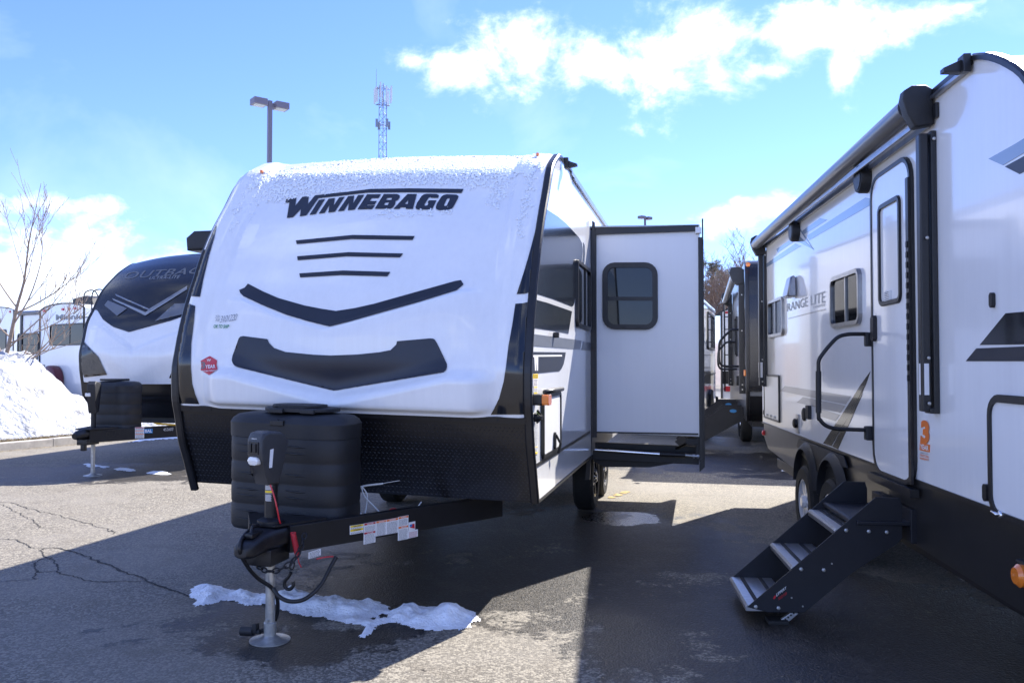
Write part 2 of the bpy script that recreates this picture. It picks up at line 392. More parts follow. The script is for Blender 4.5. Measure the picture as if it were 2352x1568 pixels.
# ------------------------------------------------------------------ ground
def ground_material():
    m = bpy.data.materials.new('asphalt'); m.use_nodes = True; t = m.node_tree; N = t.nodes; K = t.links; b = N['Principled BSDF']
    tc = N.new('ShaderNodeTexCoord'); P = tc.outputs['Object']
    def no(scale, det, rough=.6, dist=0):
        n = N.new('ShaderNodeTexNoise'); n.inputs['Scale'].default_value = scale; n.inputs['Detail'].default_value = det
        n.inputs['Roughness'].default_value = rough; n.inputs['Distortion'].default_value = dist; K.new(P, n.inputs['Vector']); return n.outputs[0]
    def mt(op, a, b_=None, cl=False):
        n = N.new('ShaderNodeMath'); n.operation = op; n.use_clamp = cl
        for i, v in enumerate((a, b_)):
            if v is None: continue
            if isinstance(v, (int, float)): n.inputs[i].default_value = v
            else: K.new(v, n.inputs[i])
        return n.outputs[0]
    def mr(v, a, c, d=0, e=1, sm=True):
        n = N.new('ShaderNodeMapRange'); n.interpolation_type = 'SMOOTHSTEP' if sm else 'LINEAR'
        K.new(v, n.inputs[0])
        for i, q in zip((1, 2, 3, 4), (a, c, d, e)): n.inputs[i].default_value = q
        return n.outputs[0]
    def mx(f, a, c):
        n = N.new('ShaderNodeMix'); n.data_type = 'RGBA'; 
        if isinstance(f, (int, float)): n.inputs[0].default_value = f
        else: K.new(f, n.inputs[0])
        for i, q in ((6, a), (7, c)):
            if isinstance(q, tuple): n.inputs[i].default_value = (*q, 1)
            else: K.new(q, n.inputs[i])
        return n.outputs[2]
    vo = N.new('ShaderNodeTexVoronoi'); vo.inputs['Scale'].default_value = 78; K.new(P, vo.inputs['Vector'])
    vb = N.new('ShaderNodeTexVoronoi'); vb.inputs['Scale'].default_value = 46; K.new(P, vb.inputs['Vector'])
    sep = N.new('ShaderNodeSeparateColor'); K.new(vo.outputs['Color'], sep.inputs[0])
    stone = sep.outputs[0]
    big = no(.55, 5, .55, .3); mid = no(3.2, 7, .62, .2); fine = no(140, 4, .7)
    # stones against binder
    s1 = mr(stone, .25, .95); pit = mr(vo.outputs['Distance'], .35, .62, 1, .35)
    dry = mx(s1, (.050, .043, .033), (.27, .243, .192))
    dry = mx(mt('MULTIPLY', mr(big, .38, .66), .55), dry, (.20, .184, .158))           # salt dust
    dry = mx(mt('MULTIPLY', mr(mid, .50, .70), .45), dry, (.085, .070, .052))
    dry = mx(mt('MULTIPLY', mr(fine, .35, .7), .35), dry, (.33, .295, .24))
    wetc = mx(s1, (.008, .007, .006), (.045, .038, .030))
    wetc = mx(mt('MULTIPLY', mr(mid, .5, .66), .35), wetc, (.075, .064, .050))
    # melt water: a few ponds and trickles round the vehicles
    sx = N.new('ShaderNodeSeparateXYZ'); K.new(P, sx.inputs[0]); tot = None
    for (px, py, rx, ry, ang) in [(1150,1330,2.0,.85,20),(1500,1260,1.4,1.5,0),(1250,1215,1.7,1.0,10),(1750,1400,1.5,1.5,0),(2100,1500,1.6,1.4,0),(1650,1060,2.0,1.6,0),
                                  (260,1085,2.6,1.1,0),(790,1408,.95,.26,-8),(950,1230,1.6,1.2,0),(700,1480,.55,.3,15)]:
        c = ground(px, py); ca, sa = math.cos(R(ang)), math.sin(R(ang))
        ux = mt('SUBTRACT', sx.outputs[0], c.x); uy = mt('SUBTRACT', sx.outputs[1], c.y)
        a_ = mt('DIVIDE', mt('ADD', mt('MULTIPLY', ux, ca), mt('MULTIPLY', uy, sa)), rx); b2 = mt('DIVIDE', mt('SUBTRACT', mt('MULTIPLY', uy, ca), mt('MULTIPLY', ux, sa)), ry)
        d = mt('SUBTRACT', 1, mt('SQRT', mt('ADD', mt('MULTIPLY', a_, a_), mt('MULTIPLY', b2, b2))))
        if tot is None: tot = d
        else:
            n = N.new('ShaderNodeMath'); n.operation = 'SMOOTH_MAX'; K.new(tot, n.inputs[0]); K.new(d, n.inputs[1]); n.inputs[2].default_value = .3; tot = n.outputs[0]
    nz = mt('ADD', mt('MULTIPLY', mt('SUBTRACT', no(1.3, 9, .66, 1.0), .5), 2.9), mt('MULTIPLY', mt('SUBTRACT', mid, .5), 1.5))
    nz = mt('ADD', nz, mt('MULTIPLY', mt('SUBTRACT', no(26, 5, .7), .5), 1.1))
    wet = mr(mt('ADD', mt('MAXIMUM', tot, -1.2), nz), -.06, .16)
    # standing water
    pt = None
    for (px, py, rx, ry) in [(1430,1190,.34,.40),(1560,1008,1.0,1.5),(1660,1012,.5,1.2)]:
        c = ground(px, py)
        a_ = mt('DIVIDE', mt('SUBTRACT', sx.outputs[0], c.x), rx*1.1); b2 = mt('DIVIDE', mt('SUBTRACT', sx.outputs[1], c.y), ry)
        d = mt('SUBTRACT', 1, mt('SQRT', mt('ADD', mt('MULTIPLY', a_, a_), mt('MULTIPLY', b2, b2)))); pt = d if pt is None else mt('MAXIMUM', pt, d)
    pud = mr(mt('ADD', pt, mt('MULTIPLY', nz, .35)), -.02, .10)
    c1 = mx(wet, dry, wetc); c1 = mx(mt('MULTIPLY', pud, .6), c1, (.03, .03, .03))
    K.new(c1, b.inputs['Base Color'])
    rg = mt('ADD', mt('MULTIPLY', wet, -.33), .86); rg = mt('ADD', rg, mt('MULTIPLY', mt('SUBTRACT', stone, .5), .2))
    rg = mt('MULTIPLY', rg, mt('SUBTRACT', 1, mt('MULTIPLY', pud, .5)), True); K.new(rg, b.inputs['Roughness'])
    hgt = mt('ADD', mt('MULTIPLY', vo.outputs['Distance'], -.5), mt('MULTIPLY', fine, .25)); hgt = mt('ADD', hgt, mt('MULTIPLY', vb.outputs['Distance'], -.12))
    bp = N.new('ShaderNodeBump'); bp.inputs['Distance'].default_value = .006; K.new(hgt, bp.inputs['Height'])
    K.new(mt('MULTIPLY', mt('SUBTRACT', 1, mt('MULTIPLY', pud, .99)), .85), bp.inputs['Strength']); K.new(bp.outputs[0], b.inputs['Normal'])
    return m
def snow_material(name, dirty):
    m = bpy.data.materials.new(name); m.use_nodes = True; t = m.node_tree; N = t.nodes; K = t.links; b = N['Principled BSDF']
    b.inputs['Roughness'].default_value = .6; b.inputs['Subsurface Weight'].default_value = .0
    tc = N.new('ShaderNodeTexCoord')
    n = N.new('ShaderNodeTexNoise'); n.inputs['Scale'].default_value = 2.2 if dirty > .3 else 9; n.inputs['Detail'].default_value = 9; n.inputs['Roughness'].default_value = .7; K.new(tc.outputs['Object'], n.inputs['Vector'])
    r = N.new('ShaderNodeMapRange'); r.inputs[1].default_value = .44; r.inputs[2].default_value = .66; r.inputs[4].default_value = dirty; K.new(n.outputs[0], r.inputs[0])
    mx = N.new('ShaderNodeMix'); mx.data_type = 'RGBA'; mx.inputs[6].default_value = (.84, .87, .91, 1) if dirty < .3 else (.42, .44, .48, 1); mx.inputs[7].default_value = (.36, .33, .29, 1) if dirty < .3 else (.13, .12, .105, 1)
    K.new(r.outputs[0], mx.inputs[0]); K.new(mx.outputs[2], b.inputs['Base Color'])
    n2 = N.new('ShaderNodeTexNoise'); n2.inputs['Scale'].default_value = 60 if dirty < .3 else 7; n2.inputs['Detail'].default_value = 6; K.new(tc.outputs['Object'], n2.inputs['Vector'])
    bp = N.new('ShaderNodeBump'); bp.inputs['Strength'].default_value = .5 if dirty < .3 else .9; bp.inputs['Distance'].default_value = .02 if dirty < .3 else .16; K.new(n2.outputs[0], bp.inputs['Height']); K.new(bp.outputs[0], b.inputs['Normal'])
    return m
M['asphalt'] = ground_material(); M['snow'] = snow_material('snow', .28); M['dirtysnow'] = snow_material('old_snow', .7)
M['frost'] = mat('frozen_snow_crust', (.90, .92, .95), .55, bump=(150, .3))
M['grass'] = mat('dead_grass', (.30, .24, .14), .9, bump=(60, .8), var=(7, .5))
M['kerb'] = mat('kerb_concrete', (.42, .39, .35), .85, bump=(70, .25), var=(5, .3))
M['crack'] = mat('crack_dirt', (.03, .028, .026), .9, bump=(80, .5), var=(20, .5))
mk('ground', [(-900, -60, 0), (900, -60, 0), (900, 1500, 0), (-900, 1500, 0)], [(0, 1, 2, 3)], 'asphalt', kind='structure')

# ------------------------------------------------------------------ the main travel trailer
TH = math.atan(429/1900); FM = Frame((.135, 5.25), -TH, .022); WM = 2.50
T = empty('travel_trailer', FM.loc, FM.yaw, 'big white travel trailer with black front graphics and snow dusted nose, in the centre', 'travel trailer', None)
wallR = Plane(FM, 'x', 0, 1, T)
ppx = [(1234,1153),(1227,1072),(1223,1027),(1220,967),(1217.5,918),(1217,858),(1219.5,800),(1222.5,748),(1227,688),(1233,627),(1239,567),(1247,507),(1257,447),(1268,384),(1277,366),(1285,359)]
prof = [wallR.st(*p) for p in ppx]
ztop = prof[-1][1]; prof[-1] = (prof[-1][0], ztop); prof += [(prof[-1][0]+.22, ztop+.012), (prof[-1][0]+.6, ztop+.015)]
PR = resample(prof, 90); zR = ztop+.015; LEN = 8.6; zbot = prof[0][1]
def inset(P, d):
    T_ = np.gradient(P, axis=0); N_ = np.c_[T_[:, 1], -T_[:, 0]]; N_ /= np.linalg.norm(N_, axis=1)[:, None]; return P+N_*d
body_prof = [tuple(p) for p in inset(PR, .012)] + [(LEN, zR-.01), (LEN+.08, 2.6), (LEN+.08, 1.0), (LEN, zbot)]
prism('body', body_prof, YZX, -WM+.004, 0, 'white', T)
trimprof = [tuple(p) for p in PR]
sweep('corner_trim', trimprof, -.042, .014, .012, .016, 'trim', T)
sweep('corner_trim', trimprof, -WM-.014, -WM+.042, .012, .016, 'trim', T)
rail = [(prof[-1][0]-.05, zR-.012), (LEN, zR-.012)]
for x0, x1 in ((-.05, .016), (-WM-.016, -WM+.05)):
    bm = bmesh.new(); add_box(bm, x0, x1, rail[0][0], LEN, zR-.035, zR+.006, .006); add_box(bm, x0-.004 if x0 < -1 else x1-.012, x0+.012 if x0 < -1 else x1+.006, rail[0][0]+.1, LEN, zR-.05, zR-.036, .002)
    from_bm('roof_rail', bm, 'rail', T)
# front cap as a moulded sheet
sidx = FM.hit(1222, 952, 'x', 0); zbelt = sidx.z-.015
zp = np.array([p[1] for p in PR[:60]]); 
i0 = int(np.argmin(abs(PR[:50, 1]-zbelt))); CP = resample(PR[i0:], 240)
Tn = np.gradient(CP, axis=0); Nn = -np.c_[Tn[:, 1], -Tn[:, 0]]; Nn /= np.linalg.norm(Nn, axis=1)[:, None]
uc = -WM/2; NU = 230; us = np.linspace(-WM+.035, -.035, NU)
vpx = [(535, 838), (640, 866), (766, 897), (900, 873), (1030, 846)]
vv = [FM.hit(*p, 'y', -.14) for p in vpx]; vx = [p.x for p in vv]; vz = [p.z for p in vv]
spx = [(552, 680), (650, 722), (758, 752), (900, 712), (1063, 660)]
sv = [FM.hit(*p, 'y', 0) for p in spx]; sxs = [p.x for p in sv]; szs = [p.z for p in sv]
def capdisp(u, z, y):
    a = abs(u-uc)
    zv = np.interp(u, vx, vz); zs = np.interp(u, sxs, szs)
    L_ = 1-ss(.86, 1.06, a)
    d = .095*ss(-.005, .085, zv-z)*L_*(1-.0*z)*(1-ss(.0, .05, (zbelt+.06)-z)*.55)
    g = 1-ss(.72, .98, a+.35*abs(z-(vz[2]+.22)))                    # hollow that carries the dark grille
    d -= .022*g*ss(-.04, .08, z-zv)*(1-ss(.20, .38, z-zv))
    d += .03*(1-ss(-.05, .10, zs-z))*0
    d += .022*ss(.0, .05, zs-z)*(1-ss(.75, .95, a))*(1-ss(.18, .45, zs-z))
    d -= .03*(1-ss(.96, 1.03, a))*ss(1.9, 2.4, z)*(1-ss(3.0, 3.12, z)*.7)
    d += .018*ss(1.02, 1.10, a)*(1-ss(1.17, 1.235, a))
    return d+.035*(1-(a/(WM/2))**2)*ss(1.3, 1.7, z)
cv_, cf_ = [], []
for i in range(len(CP)):
    for u in us:
        d = float(capdisp(u, CP[i, 1], CP[i, 0])); cv_.append((u, CP[i, 0]+Nn[i, 0]*d, CP[i, 1]+Nn[i, 1]*d))
for i in range(len(CP)-1):
    for k in range(NU-1): a = i*NU+k; cf_.append((a, a+1, a+NU+1, a+NU))
mk('front_cap', cv_, cf_, 'capwhite', T, smooth=True)
capbvh = BVHTree.FromPolygons([Vector(p) for p in cv_], cf_)
def capproj(off=.003):
    def g(px, py):
        for k in range(60):
            o, d = FM.ray(px+(k if px < 800 else -k), py); h = capbvh.ray_cast(o, d)
            if h[0] is not None: break
        if h[0] is None: return None
        n = h[1] if h[1].dot(d) < 0 else -h[1]
        return h[0]+n*off
    return g
cap3, cap5 = capproj(.005), capproj(.007)
# belt with rivets and lower tread plate panel
LP = [p for p in PR if p[1] < zbelt+.03]; lo = [tuple(p) for p in LP if p[1] <= zbelt-.02]; 
bt = [tuple(p) for p in LP if p[1] >= zbelt-.055]
def sheet(name, P, x0, x1, m, th=.01, n=30):
    P = np.array(P); v = []; f = []; T_ = np.gradient(P, axis=0); Nq = -np.c_[T_[:, 1], -T_[:, 0]]; Nq /= np.linalg.norm(Nq, axis=1)[:, None]
    for p, q in zip(P, Nq): v += [(x0, *(p+q*th)), (x1, *(p+q*th)), (x1, *(p-q*.01)), (x0, *(p-q*.01))]
    for i in range(len(P)-1):
        for k in range(4): f.append((i*4+k, i*4+(k+1) % 4, i*4+4+(k+1) % 4, i*4+4+k))
    f += [(3, 2, 1, 0), (len(v)-4, len(v)-3, len(v)-2, len(v)-1)]
    return mk(name, v, f, m, T)
belt = sheet('belt_rail', resample(bt, 4), -WM+.03, -.03, 'trim', .020)
lower = sheet('tread_plate', resample(lo, 16), -WM+.03, -.03, 'plate', .006)
bm = bmesh.new(); LR = resample(lo, 60); Ts = np.gradient(LR, axis=0); slen = np.r_[0, np.cumsum(np.hypot(*np.diff(LR, axis=0).T))]
def onplate(x, s, h):
    y = np.interp(s, slen, LR[:, 0]); z = np.interp(s, slen, LR[:, 1]); i = min(int(s/slen[-1]*59), 59); t_ = Ts[i]/np.hypot(*Ts[i]); n_ = (-t_[1], t_[0])
    return (x, y+n_[0]*h, z+n_[1]*h)
p_ = .030; r_ = 0; s_ = .02
while s_ < slen[-1]-.02:
    x = -WM+.05+(p_/2 if r_ % 2 else 0)
    while x < -.05:
        a = .6 if r_ % 2 else -.6; ca, sa = math.cos(a), math.sin(a); l, w = .011, .0034
        q = [(l*ca, l*sa), (-w*sa, w*ca), (-l*ca, -l*sa), (w*sa, -w*ca)]
        vs = [bm.verts.new(onplate(x+dx, s_+dy, .0058)) for dx, dy in q]; t_ = bm.verts.new(onplate(x, s_, .0092))
        for k in range(4): bm.faces.new((vs[k], vs[(k+1) % 4], t_))
        x += p_
    r_ += 1; s_ += .021
from_bm('tread_pattern', bm, 'plate', T, kind='stuff')
for x in np.arange(-WM+.12, -.08, .155):
    y = np.interp(zbelt-.025, [p[1] for p in bt], [p[0] for p in bt])
    lathe('rivet', [(.006, .0), (.006, -.003), (.003, -.005)], 'steel', belt, (x, y-.021, zbelt-.025), 8, 'y')
# black corner panels of the cap
def capdecal(name, pts, m='vinyl', holes=(), step=5.5, label=None, proj=None):
    o = conform(name, pts, proj or cap3, M[m], T, holes, step)
    if label: o['label'] = label
    return o
capdecal('corner_panel', [(1240,484),(1232,520),(1217,577),(1203,627),(1187,676),(1205,675),(1224,669),(1230,627),(1237,567),(1246,512),(1250,484)], 'gloss', step=5)
capdecal('corner_panel', [(1184,698),(1200,697),(1221,692),(1219,740),(1216,800),(1215,858),(1216,905),(1218,951),(1127,951),(1147,915),(1157,878),(1162,845),(1168,795),(1177,745)], 'gloss', step=5)
capdecal('corner_panel', [(500,508),(493,545),(480,590),(468,640),(460,682),(432,680),(440,640),(454,590),(470,545),(488,508)], 'gloss', step=4)
capdecal('corner_panel', [(430,696),(449,703),(446,740),(440,790),(439,840),(442,880),(449,905),(458,927),(400,925),(398,880),(398,840),(405,780),(416,735)], 'gloss', step=4)
def Z1(x, y): return ((500+x/2.851)*.72593, (450+y/2.851)*.72593)
def Z2(x, y): return ((500+x/2.851)*.72593, (950+y/2.851)*.72593)
def Z3(x, y): return ((1200+x/2.851)*.72593, (950+y/2.851)*.72593)
def ZW(x, y): return ((860+x/3.675)*.72593, (540+y/3.675)*.72593)
capdecal('stripe', [(680,553),(811,540.5),(953,543),(948,552),(808,550),(682,561.5)])
capdecal('stripe', [(683,589.4),(801,580),(926.4,583),(919,592),(796,589.5),(684.3,598.5)])
capdecal('stripe', [(688,628.6),(788,622),(896.9,625.3),(890,635.5),(783,632.5),(690,638)])
capdecal('chevron', [(570,652),(605,670),(640,685),(700,702),(736,709),(772,714.6),(815,708),(860,698),(960,670),(1046,646),(1059,644),(1065,654),(1050,667),(960,695),(860,723),(800,740),(758,750.5),(710,739),(660,724),(600,700),(560,681),(553,674),(550,666.6),(563,661)])
gr = [Z2(*p) for p in [(770,322),(990,350),(1005,385),(1050,430),(1150,465),(1400,490),(1560,497),(1800,488),(2000,468),(2100,448),(2150,400),(2158,368)]] + \
     [Z3(*p) for p in [(460,343),(485,345),(500,352),(525,390),(612,575),(613,600),(605,632),(580,652)]] + [Z2(*p) for p in [(1587,817),(715,605),(690,590),(675,565),(668,540),(672,510),(730,345),(745,328)]]
capdecal('grille_panel', gr, 'vinyl')
WIN = dict(
 W=([(160,378),(170,337),(288,320),(276,412),(358,310),(432,302),(424,392),(505,292),(900,249),(1120,222),(1150,218),(1600,211),(2232,218),(2207,265),(1600,257),(1115,260),(900,285),(545,325),(405,524),(328,536),(342,450),(250,545),(178,556),(207,375)], []),
 I=([(440,519),(552,345),(622,335),(512,510)], []),
 N=([(547,505),(663,332),(737,323),(722,412),(785,317),(850,309),(735,483),(660,492),(672,405),(618,496)], []),
 N2=([(770,478),(890,303),(960,295),(948,385),(1005,290),(1078,285),(965,458),(887,466),(900,375),(842,470)], []),
 E=([(997,455),(1110,280),(1273,280),(1243,325),(1165,325),(1143,358),(1225,358),(1195,402),(1115,402),(1108,412),(1203,407),(1168,452)], []),
 B=([(1198,448),(1305,277),(1460,277),(1488,292),(1490,318),(1470,345),(1440,360),(1437,392),(1415,428),(1380,448)], [[(1345,322),(1402,322),(1392,345),(1332,345)],[(1322,375),(1367,375),(1350,405),(1306,405)]]),
 A=([(1415,450),(1580,277),(1688,277),(1643,450),(1560,450),(1562,432),(1500,432),(1485,450)], [[(1548,392),(1592,345),(1582,392)]]),
 G=([(1672,430),(1690,380),(1740,305),(1765,283),(1800,275),(1920,277),(1942,290),(1943,305),(1935,322),(1850,322),(1848,310),(1825,322),(1777,398),(1783,415),(1810,408),(1823,388),(1812,375),(1830,350),(1917,350),(1865,458),(1760,456),(1700,458),(1678,448)], []),
 O=([(1908,430),(1920,390),(1975,305),(2000,288),(2040,280),(2150,285),(2173,302),(2165,330),(2110,430),(2085,456),(2050,466),(1940,465),(1915,452)], [[(2005,405),(2040,330),(2068,325),(2070,340),(2035,412),(2012,418)]]))
for k, (o_, h_) in WIN.items(): capdecal('letter', [ZW(*p) for p in o_], 'vinyl', [[ZW(*p) for p in q] for q in h_], 6)
text('delivery_mark', 'OK TO SHIP', ((492,746),(528,746),(527,754),(492,754)), cap5, 'green', T, .02, .25)
text('handwriting', '3101220', ((507,727),(547,721),(546,735),(506,742)), cap5, 'greyink', T, -.012, .35, .8)
text('handwriting', '2526', ((495,725),(506,724),(506,730),(495,731)), cap5, 'greyink', T, -.012, .3, .9)
text('handwriting', 'RB', ((496,733),(506,732),(506,738),(496,739)), cap5, 'greyink', T, -.012, .3, .9)
hexp = [Z2(*p) for p in [(470,502),(535,540),(531,580),(538,625),(466,676),(387,628),(394,590),(387,545)]]
st_ = capdecal('warranty_sticker', hexp, 'red', step=7, label='red hexagonal warranty sticker')
for a, b_ in (('W', ((476,824),(486,824),(486,830),(476,830))), ('3', ((463,831),(473,831),(473,847),(463,847))), ('YEAR', ((473,838),(496,838),(496,847),(473,847))), ('STRUCTURAL WARRANTY', ((464,851),(497,851),(497,854),(464,854)))):
    text('sticker_text', a, b_, cap5, 'whiteprint' if a != '3' else 'greyvinyl', st_, .02)
for px, py in ((603.5,396.5),(1236,357.5)):
    o, d = FM.ray(px, py+2); h = capbvh.ray_cast(o, d)
    if h[0] is None: continue
    c = h[0]
    bm = bmesh.new(); bmesh.ops.create_uvsphere(bm, u_segments=16, v_segments=8, radius=1); bmesh.ops.scale(bm, vec=(.024, .04, .014), verts=bm.verts); bmesh.ops.translate(bm, vec=c+Vector((0, .03, .012)), verts=bm.verts)
    b_ = from_bm('marker_lamp', bm, 'capwhite', T, True)
    lathe('lens', [(.012, 0), (.012, -.02), (.008, -.025)], 'amber', b_, (c.x, c.y-.005, c.z+.012), 14, 'y')
# gutter spout
g0 = FM.hit(1294, 372, 'x', .01); bm = bmesh.new()
add_prism(bm, [(g0.y-.02, g0.z+.03), (g0.y+.01, g0.z+.035), (g0.y+.06, g0.z-.05), (g0.y-.01, g0.z-.05)], YZX, .016, .05, .004); add_prism(bm, [(.04, g0.z+.015), (.10, g0.z-.015), (.115, g0.z-.015), (.115, g0.z-.03), (.04, g0.z-.045)], XZY, g0.y, g0.y+.05, .004)
from_bm('gutter_spout', bm, 'trim', T)
# side graphics
Z6 = lambda x, y: ((1500+x/2.4125)*.72593, (450+y/2.4125)*.72593)
def wd(name, pts, m='vinyl', Zf=Z6, off=.003): return wallR.decal(name, [Zf(*p) for p in pts], m, off)
wd('side_graphic', [(556,515),(640,570),(700,620),(800,728),(822,770),(828,830),(822,900),(790,1040),(765,1215),(757,1245),(745,1252),(600,1195),(474,1155),(480,1050),(495,900),(515,745)], 'gloss')
wd('side_graphic', [(832,765),(843,785),(845,850),(840,925),(826,915),(832,860)], 'gloss')
wd('side_graphic', [(465,1200),(560,1226),(745,1290),(733,1370),(718,1460),(600,1437),(451,1415)], 'gloss')
wd('side_graphic', [(1380,302),(1823,362),(1808,443),(1376,410)], 'greyvinyl', Z3)
wd('side_graphic', [(1838,370),(1918,382),(1915,455),(1823,447)], 'greyvinyl', Z3)
wd('badge', [(1374,464),(1680,468),(1672,520),(1660,575),(1642,615),(1622,638),(1540,645),(1366,662)], 'vinyl', Z3)
wd('badge_letter', [(1383,497),(1396,493),(1643,491),(1643,505),(1427,508),(1426,634),(1417,634),(1413,520),(1409,634),(1399,634),(1392,512),(1383,512)], 'whiteprint', Z3, .005)
def belt_line(a, b_):
    p, q = wallR.st(*a), wallR.st(*b_); bm = bmesh.new(); add_prism(bm, [(p[0], p[1]-.008), (q[0], q[1]-.008), (q[0], q[1]+.012), (p[0], p[1]+.012)], wallR.fn, 0, .008, .002); return from_bm('side_trim', bm, 'trim', T)
zb1 = wallR.st(1290, 1031)[1]
bm = bmesh.new(); add_prism(bm, [(.06, zb1-.011), (2.74, zb1-.011), (2.74, zb1+.011), (.06, zb1+.011)], wallR.fn, 0, .008, .002); from_bm('side_trim', bm, 'trim', T)
prism('bottom_trim', [(.15, zbot-.012), (2.74, zbot-.012), (2.74, zbot+.01), (.15, zbot+.01)], YZX, -.02, .006, 'trim', T, .002)
wf, wr = wallR.window([Z6(775,897), Z6(878,968), Z6(872,1445), Z6(768,1400)], .035, .07, (('v', .62, .02),))
# baggage door
q = [Z3(1462,840), Z3(1625,815), Z3(1618,1345), Z3(1452,1432)]; br = wallR.rect(q)
bd = wallR.ring('baggage_door', br, .03, .05, 0, .022, 'trim', bevel=.005)
wallR.panel('door_panel', (br[0]+.028, br[1]-.028, br[2]+.028, br[3]-.028), .03, .001, .014, 'slidewhite', bd)
bm = bmesh.new(); add_tube(bm, [wallR.fn(br[0]+.02, br[3]+.012, .024), wallR.fn(br[1]+.01, br[3]+.012, .024)], .016, 10); from_bm('hinge', bm, 'trim', bd, True)
lc = (br[0]*.42+br[1]*.58, br[2]+.10)
bm = bmesh.new(); add_prism(bm, rrect(lc[0]-.02, lc[0]+.02, lc[1]-.07, lc[1]+.05, .015), wallR.fn, .014, .03, .004)
add_tube(bm, [wallR.fn(lc[0], lc[1]+.03, .03), wallR.fn(lc[0]+.01, lc[1]-.03, .06), wallR.fn(lc[0]+.005, lc[1]-.10, .045)], .009, 8); from_bm('latch', bm, 'steel', bd)
# clearance lamp, cable inlet, labels, hook
ml = wallR.st(*Z3(1392,893)); b_ = wallR.panel('side_lamp', (ml[0]-.05, ml[0]+.07, ml[1]-.035, ml[1]+.035), .012, 0, .06, 'steel', bevel=.008)
wallR.panel('lens', (ml[0]-.045, ml[0]+.065, ml[1]-.033, ml[1]+.033), .012, .061, .105, 'amber', b_, .012)
ci = wallR.st(*Z3(1400,1055)); bm = bmesh.new(); add_lathe(bm, [(.03, 0), (.03, .02), (.018, .03), (.014, .05)], (0, ci[0], ci[1]), 14, 'x'); add_tube(bm, [wallR.fn(ci[0]-.02, ci[1]-.03, .02), wallR.fn(ci[0]+.03, ci[1], .05), wallR.fn(ci[0]-.005, ci[1]+.045, .02)], .008, 8)
from_bm('cable_inlet', bm, 'steel', T)
hk = wallR.st(*Z3(1572,312)); box('hook', .0, .04, hk[0]-.02, hk[0]+.02, hk[1]-.02, hk[1]+.02, 'steel', T, .006)
lr = random.Random(3)
def label(pl, quad, m='paper', parent=None, bars=(), lines=6, inkm='ink', off=.004, px=True):
    """sticker with coloured header bars and small lines of print; quad TL,TR,BR,BL"""
    TL, TR, BR, BL = [Vector(p) for p in quad]
    f = lambda x, y: (TL*(1-x)+TR*x)*(1-y)+(BL*(1-x)+BR*x)*y
    o = pl.decal('label', [f(0, 0), f(1, 0), f(1, 1), f(0, 1)], m, off, parent, px)
    for (y0, y1, mm, txt) in bars:
        pl.decal('label_band', [f(.03, y0), f(.97, y0), f(.97, y1), f(.03, y1)], mm, off+.001, o, px)
        if txt: text('label_text', txt, (f(.25, y0+(y1-y0)*.15), f(.8, y0+(y1-y0)*.15), f(.8, y1-(y1-y0)*.15), f(.25, y1-(y1-y0)*.15)), lambda x, y: pl.fn(*(pl.st(x, y) if px else (x, y)), off+.0022), 'ink' if mm == 'yellow' else 'whiteprint', o, .02)
    bm = bmesh.new(); n = 0
    for k in range(lines):
        y = (k+.7)/(lines+.6)
        if any(y0-.03 < y < y1+.03 for y0, y1, *_ in bars): continue
        x = .08
        while x < .88:
            w = lr.uniform(.05, .16); q = [f(x, y), f(min(x+w, .92), y), f(min(x+w, .92), y+.33/lines), f(x, y+.33/lines)]
            vs = [bm.verts.new(pl.fn(*(pl.st(*p) if px else p), off+.0008)) for p in q]; bm.faces.new(vs); x += w+.035; n += 1
    if n: from_bm('label_print', bm, inkm, o, kind='stuff')
    else: bm.free()
    return o
def zq(Zf, x0, y0, x1, y1, dy=0): return [Zf(x0, y0), Zf(x1, y0+dy), Zf(x1, y1+dy), Zf(x0, y1)]
label(wallR, zq(Z3, 1385, 665, 1428, 705, -2), 'yellow', None, (), 4)
label(wallR, zq(Z3, 1383, 708, 1426, 772, -2), 'paper', None, (), 5)
label(wallR, zq(Z3, 1387, 775, 1421, 845, -2), 'paper', None, ((.05, .2, 'yellow', None), (.8, .95, 'yellow', None)), 7)
label(wallR, zq(Z3, 1420, 998, 1436, 1072, -2), 'lime', None, (), 3)
label(wallR, [Z3(1386,1100), Z3(1432,1098), Z3(1422,1310), Z3(1390,1312)], 'paper', None, (), 22)
label(wallR, [Z3(1392,1315), Z3(1424,1313), Z3(1422,1385), Z3(1396,1390)], 'paper', None, ((.7, .95, 'yellow', None), (.05, .12, 'yellow', None)), 6)
# ---- slide-out room
YS = 2.90; sf0 = Plane(FM, 'y', YS, -1, T)
xo = sf0.st(1613, 700)[0]; zsb = sf0.st(1490, 993)[1]; zst = sf0.st(1490, 533)[1]; zss = 5.1
S = box('slide_out', .0, xo-.02, YS, zss, zsb-.02, zst+.02, 'slidewhite', T, .004)
sf = Plane(FM, 'y', YS, -1, S)
def fpanel(name, a, b_, m, d0=0, d1=.02, bevel=.003, par=None):
    p, q = sf.st(*a), sf.st(*b_); return sf.panel(name, (min(p[0], q[0]), max(p[0], q[0]), min(p[1], q[1]), max(p[1], q[1])), .002, d0, d1, m, par or S, bevel)
fpanel('inner_trim', (1370,532), (1359,1003), 'trim', 0, .03)
fpanel('top_trim', (1368,526), (1604,537), 'trim', 0, .03)
box('topper_cap', .0, xo-.02, YS-.03, zss, zst+.045, zst+.062, 'rail', S, .004)
cq = sf.st(1602, 530); box('corner_cap', cq[0]-.02, xo-.005, YS-.045, YS+.02, cq[1]-.03, cq[1]+.03, 'slidewhite', S, .006)
fpanel('bottom_trim', (1359,990), (1604,1003), 'trim', 0, .03)
